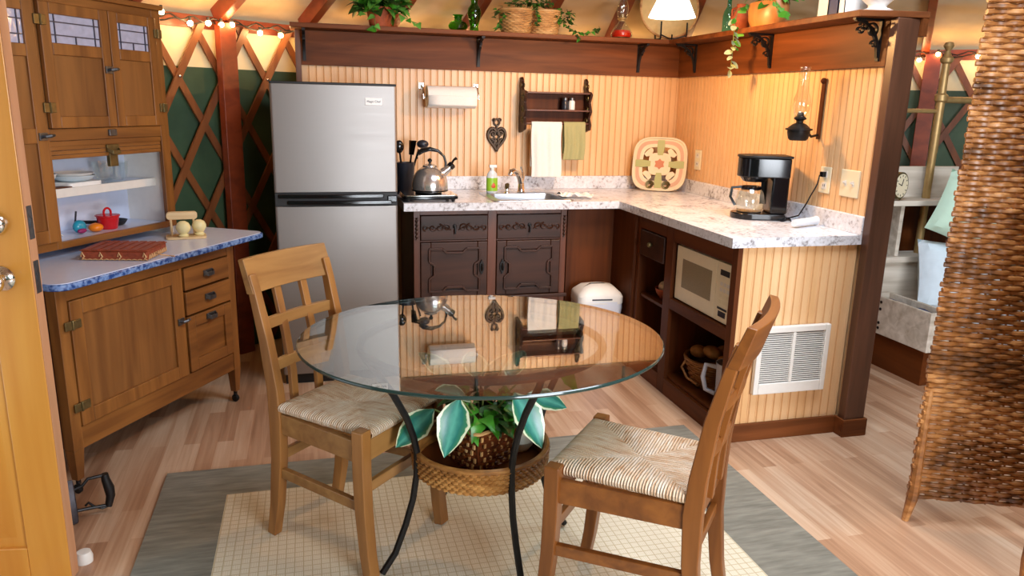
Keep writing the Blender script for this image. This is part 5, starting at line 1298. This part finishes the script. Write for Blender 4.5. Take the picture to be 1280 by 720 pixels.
m = MB(); m.tube([(.05, -.01, .155), (.095, -.02, .15), (.1, -.02, .1), (.066, -.01, .07)], .008, 8); m.build('handle', M_WHITE, wp)

# ------------------------------------------------------------------ in and on the hutch
HM = Matrix.Translation((-.895, -.954, 0)) @ Matrix.Rotation(R(59), 4, 'Z')
def HP(s, d, z): return tuple(HM @ Vector((s, d, z)))
ZA, ZB = .8556, 1.0515   # alcove floor, alcove shelf
bw_ = MB(); bw_.lathe([(0, 0), (.035, 0), (.06, .03), (.075, .06), (.072, .06), (.056, .03), (.03, .006), (0, .005)], n=32)
tag(bw_.build('bowl', M_WHITE, loc=HP(-.485, .485, ZB)), 'white bowl at the left end of the hutch shelf', 'bowl')
for i, (r, dz, lb) in enumerate(((.085, 0, 'wide white plate at the bottom of the stack on the hutch shelf'), (.08, .011, 'white dinner plate on top of the stacked plates on the hutch shelf'))):
    m = MB(); m.lathe([(0, 0), (r*.6, 0), (r*.8, .006), (r, .022), (r-.003, .0235), (r*.78, .009), (r*.58, .004), (0, .004)], n=40)
    tag(m.build('plate', M_WHITE if i else M_SKYB, loc=HP(-.325, .465, ZB+.021+dz)), lb, 'plate', 'plates stacked on the hutch shelf')
m = MB(); m.prism(rrect(-.085, .085, -.072, .072, .02), 0, .02); tag(m.build('square_dish', M_WHITE, loc=HP(-.325, .465, ZB), rot=(0, 0, R(59)), bevel=.004), 'white rectangular dish under the plates on the hutch shelf', 'dish')
m = MB(); m.box(-.07, .07, -.022, .022, 0, .008); tag(m.build('wooden_board', M_CABY, loc=HP(-.41, .418, ZB), rot=(0, 0, R(59)), bevel=.002), 'small dark wooden board lying in front of the plates on the hutch shelf', 'board')
m = MB(); m.lathe([(0, .002), (.05, .002), (.062, .012), (.07, .05), (.074, .088), (.071, .088), (.066, .05), (.058, .014), (0, .006)], n=36); tag(m.build('glass_bowl', M_GLASS, loc=HP(-.13, .455, ZB)), 'deep clear glass bowl at the right end of the hutch shelf', 'bowl')
m = MB(); m.grid(crumple(lambda u, v: (-.555+.09*u, .40+.1*v, ZA+.09*(1-u)**1.2+.004), 14, 14, 6, .01), 14, 14); m.xf(HM); tag(m.build('napkin', M_PAPER, solid=.003, sub=1), 'white folded napkin at the left of the hutch alcove floor', 'napkin')
rp_ = thing('red_pot', 'little red enamel pot on the hutch alcove floor', 'pot', HP(-.215, .415, ZA), R(59))
m = MB(); m.lathe([(0, 0), (.034, 0), (.037, .004), (.046, .054), (.05, .056), (.05, .06), (.043, .058), (.034, .006), (0, .006)], n=32); m.build('body', M_RED, rp_)
m = MB(); m.tube([(.02*math.cos(R(t)), .0, .07+.02*math.sin(R(t))) for t in range(0, 360, 20)], .0048, 6, True); m.cyl((0, 0), .044, .056, .06, 24); m.build('lid', M_RED, rp_)
tt = thing('toy', 'small turquoise and purple toy left of the orange on the hutch', 'toy', HP(-.355, .43, ZA), R(59))
m = MB(); m.sphere((0, 0, .028), .027, 18, 12, sc=(1.1, .8, 1)); m.build('body', M_TEAL, tt)
m = MB(); m.sphere((-.006, -.018, .012), .014, 12, 8, sc=(1.6, .8, .75)); m.build('base', plain('plum', srgb(140, 30, 90), .4), tt)
m = MB(); m.tube([(.0, .02, .045), (.012, .022, .09)], .004, 6); m.build('stick', M_DULL, tt)
m = MB(); m.sphere((0, 0, .0185), .03, 18, 12, sc=(1, 1, .62)); m.lathe([(0, .034), (.006, .036), (0, .04)], n=8)
tag(m.build('orange', M_ORANGE, loc=HP(-.30, .40, ZA)), 'flattened orange ball between the toy and the red pot', 'ornament')
pn = thing('frying_pan', 'black frying pan lying at the back of the hutch alcove', 'pan', HP(-.125, .478, ZA), R(59))
m = MB(); m.lathe([(0, 0), (.045, 0), (.06, .022), (.063, .022), (.05, .003), (0, .003)], n=30); m.build('body', M_BLACKM, pn); m = MB(); m.tube([(-.058, 0, .02), (-.2, .0, .038)], [.007, .008], 8); m.build('handle', M_BLACKM, pn)
# leather laced box
lb = thing('leather_box', 'flat reddish brown laced leather box on the hutch worktop', 'box', HP(-.455, .112, .8018), R(-11.5))
m = MB(); m.box(-.125, .125, -.098, .098, .001, .036); m.build('body', M_LEATHER, lb, bevel=.005)
m = MB(); m.box(-.128, .128, -.1, .1, .0362, .0405); LD = m.build('lid', M_LEATHER, lb, bevel=.003)
for k in range(7):
    x = -.108+.036*k; m = MB(); m.path([(x, -.098, .0415), (x, 0, .0428), (x, .098, .0415)], .026, .003, (1, 0, 0)); m.build('strap', M_LEATHER, LD, bevel=.001)
m = MB()
for k in range(12):
    x = -.122+.021*k; m.tube([(x, -.0992, .003), (x+.009, -.1, .006), (x+.018, -.0992, .003)], .0022, 5)
for x in (-.118, -.05, .02, .115):
    m.tube([(x-.006, -.1, .016), (x, -.1025, .032), (x+.007, -.1, .016), (x, -.101, .008)], .003, 5)
for k in range(9):
    y = -.088+.02*k; m.tube([(.1262, y, .004), (.129, y+.009, .022), (.1262, y+.016, .004)], .0024, 5)
m.tube([(.126, -.02, .02), (.15, -.03, .012), (.175, -.01, .004), (.2, -.02, .004)], .0025, 5)
m.build('lacing', M_LACE, lb)
# shaker stand
sh_ = thing('shaker_stand', 'pale wooden holder with handle board on the right of the hutch worktop', 'stand', HP(-.03, .165, .8018), R(8))
m = MB(); m.prism(rrect(-.085, .085, -.05, .05, .018), 0, .01); m.build('base', M_LIGHTW, sh_, bevel=.002)
for y in (.018, .044):
    m = MB(); k0 = 0; pts = rrect(-.078, .052, .082, .115, .014); m.prism_axis(pts, y-.006, y+.006, 'y'); m.build('crossboard', M_LIGHTW, sh_, bevel=.002)
for x, y in ((-.06, .018), (.035, .018), (-.06, .044), (.035, .044)):
    m = MB(); m.tube([(x, y, .01), (x, y, .084)], .005, 8); m.build('dowel', M_LIGHTW, sh_)
for sd_, lb_ in (((-.055, .158), 'round ivory ceramic shaker on the wooden holder, left of the pair'), ((.012, .126), 'round ivory ceramic shaker on the wooden holder, right of the pair')):
    m = MB(); m.lathe([(0, 0), (.02, 0), (.023, .006), (.016, .013), (.024, .022), (.031, .036), (.031, .048), (.024, .062), (.011, .070), (0, .071)], n=28)
    tag(m.build('shaker', M_IVORY, loc=HP(sd_[0], sd_[1], .8120)), lb_, 'shaker', 'ivory shakers on the wooden holder')

# ------------------------------------------------------------------ under the counter
mw = thing('microwave', 'cream microwave oven in the open cabinet under the right counter', 'microwave', (XF+.016, -1.515, .5085))
m = MB(); m.box(.012, .36, -.255, .255, .008, .272); m.build('case', M_CREAM, mw, bevel=.006)
m = MB(); m.box(0, .014, -.125, .255, .006, .272); D_ = m.build('door', M_CREAM, mw, bevel=.004)
m = MB(); m.box(-.001, .004, -.088, .19, .075, .215); m.build('window', M_MESHD, D_, bevel=.001)
m = MB(); m.box(.0, .014, -.255, -.128, .006, .272); P_ = m.build('control_panel', M_CREAM, mw, bevel=.003)
m = MB(); m.box(-.0015, .002, -.235, -.16, .215, .24); m.build('display', M_BLACKM, P_)
for r_ in range(5):
    for c_ in range(3):
        m = MB(); y = -.165-.028*c_; z = .185-.026*r_; m.box(-.0012, .002, y-.020, y, z-.016, z); m.build('button', M_WHITEP if r_ < 2 else M_PLATE, P_)
m = MB(); m.box(-.0014, .002, -.235, -.155, .062, .072); m.box(-.0014, .002, -.225, -.165, .03, .055); m.build('start_button', M_DULL, P_)
text_mesh('Sharp', .013, M_DULL, D_, 'door_lettering', Matrix.Translation((-.0008, .21, .045)) @ Matrix.Rotation(R(-90), 4, 'Z') @ Matrix.Rotation(R(90), 4, 'X')) if False else None
for y in (-.2, .2):
    m = MB(); m.cyl((.05, y), .014, 0, .009, 12); m.cyl((.3, y), .014, 0, .009, 12); m.build('foot', M_BLACKM, mw)
bb = thing('bread_basket', 'round woven basket of bread rolls at the bottom of the open cabinet', 'basket', (1.40, -1.40, .1005))
m = MB(); weave(m, lambda t: .1+.045*t, .0, .13, 10, 30, seg=3); m.cyl((0, 0), .1, 0, .008, 28); m.lathe([(.097, .0), (.142, .13), (.138, .13), (.093, .0)], n=30); m.build('body', M_BREADB, bb)
m = MB(); m.tube([(.148*math.cos(R(10*k)), .148*math.sin(R(10*k)), .135) for k in range(36)], .008, 6, True); m.tube([(-.148, .02, .13), (-.165, .03, .09), (-.16, -.02, .05), (-.13, -.07, .03)], .006, 6); m.build('rim', M_BREADB, bb)
for i, (x, y, z, r, lbl) in enumerate(((-.055, .07, .148, .042, 'bread roll at the left of the woven basket under the microwave'), (-.03, -.02, .17, .042, 'bread roll in the middle of the woven basket, highest of the rolls'), (-.01, -.105, .15, .034, 'small bread roll at the right of the woven basket'), (.07, .03, .145, .045, 'bread roll at the back of the woven basket'))):
    m = MB(); m.sphere((0, 0, 0), r, 18, 12, sc=(1, 1.15, .75)); tag(m.build('bread_roll', M_BREAD, loc=(1.40+x, -1.40+y, .1005+z), rot=(.2*i, .1, .7*i)), lbl, 'bread', 'rolls in the bread basket')
jg2 = thing('grey_pitcher', 'pale grey plastic pitcher with loop handle beside the bread basket', 'pitcher', (1.325, -1.655, .1005))
m = MB(); m.lathe([(0, 0), (.052, 0), (.056, .006), (.06, .18), (.064, .2), (.06, .2), (.053, .01), (0, .008)], n=28); m.build('body', plain('pale_grey', srgb(190, 190, 200), .4), jg2)
m = MB(); m.tube([(-.05, .03, .175), (-.09, .058, .18), (-.098, .064, .12), (-.085, .055, .06), (-.05, .03, .045)], .011, 8); m.build('handle', plain('pale_grey', srgb(190, 190, 200), .4), jg2)
m = MB(); m.box(-.004, .004, -.05, .05, 0, .19); tag(m.build('cutting_board', M_WHITEP, loc=(1.33, -1.10, .4405), rot=(0, R(4), R(30)), bevel=.003), 'white cutting board standing in the narrow cabinet bay', 'cutting board')
m = MB(); m.lathe([(0, 0), (.03, 0), (.052, .03), (.06, .055), (.056, .055), (.046, .03), (0, .008)], n=24); tag(m.build('small_bowl', M_TERRA, loc=(1.31, -1.0, .4405)), 'small bowl in the narrow bay of the open cabinet', 'bowl')
m = MB(); m.sphere((0, 0, 0), .042, 16, 10, sc=(1, 1, .8)); tag(m.build('onion', plain('onion_skin', srgb(222, 196, 160), .5, 0, 0, 20, .1), loc=(1.31, -1.0, .4405+.062)), 'pale onion in the small bowl in the narrow bay', 'onion')
tc_ = thing('trash_can', 'white trash can with a plastic liner under the counter corner', 'trash can', (1.045, -.675, 0), R(-5)); tc_.scale = (1, 1, 1.13)
m = MB(); k0 = 0
def rr3(w, d, z, r=.04): return [(x, y, z) for x, y in rrect(-w, w, -d, d, r, 4)]
lv = [rr3(.10, .085, 0), rr3(.122, .10, .31)]; n = len(lv[0]); vs = sum(lv, [])
m.add(vs, [(k, (k+1) % n, n+(k+1) % n, n+k) for k in range(n)]+[tuple(range(n))[::-1]]); m.build('bin', M_WHITEP, tc_)
m = MB(); rnd = random.Random(3); lv = []
for j in range(9):
    z = .17+.02*j; lv += [(x*(1.03+.03*math.sin(i*2.1+j*1.3))+0, y*(1.03+.03*math.sin(i*1.7+j)), zz) for i, (x, y, zz) in enumerate(rr3(.117+.001*j, .096+.001*j, z))]
m.add(lv, [(j*n+k, j*n+(k+1) % n, (j+1)*n+(k+1) % n, (j+1)*n+k) for j in range(8) for k in range(n)]); m.build('liner', plain('liner_plastic', srgb(226, 228, 236), .25), tc_)
m = MB(); lv = rr3(.13, .108, .318)+rr3(.13, .108, .352)+rr3(.122, .100, .366)+rr3(.09, .074, .392)+rr3(.04, .03, .404)
m.add(lv, [(j*n+k, j*n+(k+1) % n, (j+1)*n+(k+1) % n, (j+1)*n+k) for j in range(4) for k in range(n)]+[tuple(range(4*n, 5*n)), tuple(range(n))[::-1]]); ldd = m.build('lid', M_WHITEP, tc_)
m = MB(); m.box(-.055, .06, -.1095, -.1075, .338, .345); m.build('lid_slot', M_DGREY, ldd)
# wall heater
hv = thing('wall_heater', 'white louvred wall heater set in the beadboard counter end', 'heater', (1.50, -1.8335, .222))
m = MB(); frame(m, -.178, .178, 0, .305, -.024, 0, .024, .024, .05, .028); m.box(-.008, .008, -.024, 0, .05, .277); m.build('frame', M_WHITEP, hv, bevel=.004)
m = MB(); m.box(-.16, .16, -.008, -.002, .04, .285); m.build('dark_core', M_DGREY, hv)
for s in (-1, 1):
    for k in range(23):
        z = .056+k*.0096; m = MB(); x0, x1 = (-.154, -.008) if s < 0 else (.008, .154)
        m.hexa([(x0, -.020, z), (x1, -.020, z), (x1, -.013, z+.002), (x0, -.013, z+.002), (x0, -.0198, z+.0022), (x1, -.0198, z+.0022), (x1, -.0128, z+.0042), (x0, -.0128, z+.0042)]); m.build('louvre', M_WHITEP, hv)

# ------------------------------------------------------------------ table plant
gp = thing('potted_plant', 'leafy variegated plant in a dark woven square basket on the table tray', 'plant', (TX-.0, TY+.0, .3325), R(28))
m = MB()
def sqs(a, r): 
    c, s = math.cos(a), math.sin(a); q = (abs(c)**4+abs(s)**4)**.25; return (r*c/q, r*s/q)
weave(m, lambda t: .068+.03*t, .0, .14, 11, 28, seg=3, shape=sqs); m.prism([(-.066, -.066), (.066, -.066), (.066, .066), (-.066, .066)], 0, .006)
m.hexa([(-.066, -.066, .004), (.066, -.066, .004), (.066, .066, .004), (-.066, .066, .004), (-.092, -.092, .137), (.092, -.092, .137), (.092, .092, .137), (-.092, .092, .137)]); PBK = m.build('woven_pot', M_BASKD, gp)
m = MB()
for j in range(5):
    for f in range(4):
        for i in range(6):
            t = (i-2.5)/6; z = .02+j*.026; r = .068+.03*z/.14; o = r+.0045; c, s = math.cos(f*PI/2), math.sin(f*PI/2); x, y = t*1.9*r+(.008 if j % 2 else -.004), -o
            k0 = len(m.v); m.box(x-.004, x+.004, y-.002, y+.003, z-.007, z+.007); m.xf(Matrix.Rotation(f*PI/2, 4, 'Z'), k0)
m.build('straw_flecks', M_BASKET, PBK)
m = MB(); m.tube([(a, b, .142) for a, b in rrect(-.097, .097, -.097, .097, .02, 4)], .006, 6, True); m.build('pot_rim', M_BASKET, PBK)
m = MB(); foliage(m, (-.0, -.0, .165), .115, 120, .06, .045, 'ivy', 33, 2, .3, bend=.5, sc=(1.1, 1.1, .55)); m.build('green_leaves', [M_LEAFD, M_LEAF], gp)
ms = MB(); ml = MB(); Minv = Matrix.Rotation(R(-28), 4, 'Z')
for (ax, ay, az, L, Wd, tx, ty_, tz) in ((-.09, -.12, .26, .17, .10, -.35, -.5, -.75), (.07, -.13, .27, .18, .10, .4, -.5, -.7), (-.15, -.02, 0.19, .16, .09, -.8, -.2, -.6),
        (.0, .08, 0.24, .16, .09, .1, .8, .4), (.1, .06, 0.24, .15, .08, .5, .6, .5), (-.08, .08, 0.24, .15, .085, -.5, .5, .55), (.0, -.04, 0.25, .15, .085, .2, -.2, .6), (.15, .0, 0.21, .15, .07, .85, -.1, -.3), (.05, .14, 0.21, .14, .08, .3, .9, .1), (-.05, -.07, 0.23, .14, .09, -.5, -.3, .45)):
    b = Minv @ Vector((ax, ay, az)); d_ = Minv @ Vector((tx, ty_, tz)); nr = Minv @ Vector((0, -.35, 1)) if tz > -.2 else Minv @ Vector((tx*.6, -.9, .35))
    leaf(ml, b, d_, nr, L, Wd, 0, .22, 'long'); ms.tube([(b.x*.1, b.y*.1, .13), (b.x*.7, b.y*.7, az*.85), b], .0032, 5)
ml.build('variegated_leaves', M_HOSTA, gp); ms.build('stems', M_STEM, gp)
m = MB(); m2 = MB(); e = Minv @ Vector((.27, .03, .27)); ms2 = MB()
ms2.tube([(0, 0, .14), e*.5+Vector((0, 0, .12)), e], .003, 5); leaf(m, e, Minv @ Vector((.7, .0, -.8)), Minv @ Vector((.3, -.8, .5)), .11, .065, 0, .15, 'ivy'); m.build('side_leaf', M_LEAF, gp); ms2.build('side_stem', M_STEM, gp)
m = MB(); m.lathe([(0, 0), (.03, 0), (.045, .02), (.046, .034), (.03, .05), (0, .055)], n=24); tag(m.build('white_bowl', M_WHITE, loc=(TX+.142, TY+.05, .3325)), 'small upturned white bowl on the table tray beside the basket', 'bowl')

# ------------------------------------------------------------------ floor things at the left
ir = thing('flat_iron', 'black antique flat iron standing on its heel beside the front door', 'iron', (-1.315, -1.905, .001), R(22))
m = MB(); sole = [(-.05, .0), (.05, .0), (.05, .05), (.03, .11), (0, .155), (-.03, .11), (-.05, .05)]
m.prism_axis([(a, b) for a, b in sole], -.042, .0, 'x') if False else None
vs = [(x0, a, b) for x0 in (-.05, -.008) for a, b in sole]; n = len(sole)
m.add([(x, a*(1 if x < -.01 else .8), b*(1 if x < -.01 else .94)+(.0 if x < -.01 else .004)) for x, a, b in vs], [tuple(range(n))[::-1], tuple(range(n, 2*n))]+[(k, (k+1) % n, n+(k+1) % n, n+k) for k in range(n)]); m.build('sole', M_IRONG, ir, bevel=.004)
for nm, pts, r_ in (('lower_arm', [(-.012, 0, .03), (.03, 0, .028), (.085, 0, .022)], .006), ('upper_arm', [(-.012, 0, .11), (.018, 0, .118), (.036, 0, .138), (.085, 0, .138)], .006), ('heel_rest', [(.02, 0, .04), (.03, 0, .05), (.045, 0, .03), (.07, 0, .015), (.1, 0, .02)], .0045)):
    m = MB(); m.tube(pts, r_, 8); m.build(nm, M_IRON, ir)
m = MB(); m.tube([(.088, 0, .142), (.09, 0, .12), (.098, 0, .085), (.1, 0, .055), (.09, 0, .018)], [.012, .014, .017, .015, .012], 10); m.build('grip', M_BLACKM, ir)
m = MB(); m.lathe([(0, 0), (.024, 0), (.025, .02), (.02, .036), (0, .038)], n=20); tag(m.build('door_stop', M_WHITEP, loc=(-1.232, -2.185, 0)), 'little white rubber door stop on the floor by the door', 'door stop')

# ------------------------------------------------------------------ sleeping corner beyond the post
cu = thing('crate_headboard', 'whitewashed wooden crate shelf unit behind the bed', 'shelf unit', (2.62, -.95, 0))
m = MB(); m.prism_axis([(0, .945), (.62, .945), (.62, 1.125), (.06, 1.125), (.03, 1.14), (0, 1.15)], .10, .125, 'y'); m.build('back_board', M_WHITEW, cu, bevel=.003)
m = MB(); m.box(.0, .62, -.06, .125, .915, .945); m.build('top_shelf', M_WHITEW, cu, bevel=.003)
for x in (.0, .14):
    m = MB(); m.box(x, x+.025, -.02, .125, .62, .915); m.build('crate_side', M_WHITEW, cu, bevel=.002)
m = MB(); m.box(0.025, .62, .115, .125, .22, .915); m.build('crate_back', M_CABZ, cu)
m = MB(); m.box(0, .62, -.05, .125, .585, .62); m.build('middle_shelf', M_WHITEW, cu, bevel=.003)
m = MB(); m.box(0, .62, -.03, -.01, .22, .585); m.build('front_board', M_WHITEW, cu, bevel=.002)
m = MB(); m.box(.03, .6, -.03, .115, 0, .22); m.build('plinth', M_CABY, cu)
db = thing('wooden_crate', 'low whitewashed crate with black bolts beside the bed', 'crate', (2.6, -1.0, .0))
m = MB(); m.box(0, .02, -.46, 0, .2, .415); m.build('side_board', M_WHITEW, db, bevel=.003)
m = MB(); m.box(.02, .14, -.02, 0, .2, .415); m.box(.02, .14, -.46, -.44, .2, .415); m.box(.12, .14, -.44, -.02, .2, .415); m.box(.02, .12, -.44, -.02, .2, .215); m.build('boards', M_WHITEW, db, bevel=.002)
m = MB(); m.box(.03, .13, -.42, -.03, 0, .2); m.build('base', M_CABY, db)
for y in (-.10, -.128):
    for z in (.385, .345, .265, .235):
        if (y == -.10): 
            m = MB(); m.sphere((-.001, y, z), .009, 10, 6, sc=(.5, 1, 1)); m.build('bolt', M_IRON, db)
m = MB(); m.grid(crumple(lambda u, v: (2.627+.082*u, -1.43+.38*v, .365), 12, 12, 4, .015), 12, 12); tag(m.build('navy_cloth', M_NAVY, solid=.004, sub=1), 'dark blue cloth inside the low whitewashed crate', 'cloth')
ck_ = thing('alarm_clock', 'round ivory alarm clock on top of the crate shelf', 'clock', (2.70, -.985, .9455), R(20))
m = MB(); m.lathe([(0, -.02), (.068, -.02), (.075, -.012), (.075, .02), (0, .02)], n=32); m.xf(Matrix.Translation((0, 0, .085)) @ Matrix.Rotation(R(90), 4, 'X')); m.build('case', M_OLDB, ck_)
m = MB(); m.lathe([(0, .0205), (.066, .0205), (.066, .0225), (0, .0225)], n=32); m.xf(Matrix.Translation((0, 0, .085)) @ Matrix.Rotation(R(90), 4, 'X')); fc_ = m.build('dial', M_CREAM, ck_)
m = MB(); m.beam((0, -.0235, .085), (.012, -.0235, .122), .005, .002, (0, 1, 0)); m.beam((0, -.0235, .085), (-.034, -.0235, .098), .004, .002, (0, 1, 0))
for k in range(12):
    a = R(30*k); m.beam((.05*math.sin(a), -.0232, .085+.05*math.cos(a)), (.06*math.sin(a), -.0232, .085+.06*math.cos(a)), .004, .0015, (0, 1, 0))
m.build('hands_and_ticks', M_BLACKM, fc_)
for x in (-.04, .04):
    m = MB(); m.tube([(x*.8, 0, .02), (x*1.1, 0, 0.003)], .006, 6); m.build('foot', M_OLDB, ck_)
bd = thing('brass_bed', 'bed with tall brass post and rails and pale bedding behind the screen', 'bed', (2.985, -.97, 0))
m = MB(); m.lathe([(0, 0), (.022, 0), (.022, 1.2), (.024, 1.21), (.024, 1.49), (.034, 1.5), (.034, 1.53), (.022, 1.54), (.02, 1.7), (.032, 1.71), (.036, 1.73), (.02, 1.745), (.012, 1.77), (.028, 1.795), (.02, 1.815), (0, 1.82)], (.0, .07, 0), 18); m.build('bed_post', M_BRASS, bd)
m = MB(); m.tube([(-.5, .07, 1.44), (.0, .07, 1.44)], .012, 10); m.build('left_rail', M_BRASS, bd)
m = MB(); m.tube([(0, .07, 1.505), (.9, .07, 1.505)], .018, 10); m.build('right_rail', M_BRASS, bd)
m = MB(); m.lathe([(0, 0), (.022, 0), (.022, 1.49), (.034, 1.5), (.034, 1.53), (.02, 1.7), (.028, 1.795), (0, 1.82)], (.9, .07, 0), 18); m.build('bed_post', M_BRASS, bd)
def cushion(mb, c, sx, sy, sz, M, n=16):
    k0 = len(mb.v)
    def f(u, v, s):
        x, y = 2*u-1, 2*v-1; h = max(0, (1-x**4)*(1-y**4))**.45
        return (sx*x*(1-.06*(1-y*y)), sy*y*(1-.06*(1-x*x)), s*sz*h)
    mb.grid(lambda u, v: f(u, v, 1), n, n); mb.grid(lambda u, v: f(u, v, -1), n, n)
    mb.xf(Matrix.Translation(c) @ M, k0)
m = MB(); m.prism([(a, b) for a, b in rrect(.0, .95, -2.0, -.1, .08)], .2, .36); m.build('mattress', M_SKYB, bd, bevel=.03, loc=(.02, 0, 0))
m = MB(); m.box(.02, .95, -2.0, -.09, .0, .2); m.build('bed_base', M_CABY, bd)
m = MB(); cushion(m, (0, 0, 0), .26, .2, .085, Matrix.Identity(4)); tag(m.build('white_pillow', M_SKYB, loc=(3.015, -1.2, .535), rot=(R(72), R(4), R(-10)), weld=True), 'pale blue-white pillow leaning against the crate shelf', 'pillow', 'pillows on the bed')
m = MB(); cushion(m, (0, 0, 0), .2, .18, .07, Matrix.Identity(4)); tag(m.build('mint_pillow', M_MINT, loc=(2.985, -1.23, .90), rot=(R(75), R(24), R(-20)), weld=True), 'mint green pillow standing above the pale pillow', 'pillow', 'pillows on the bed')
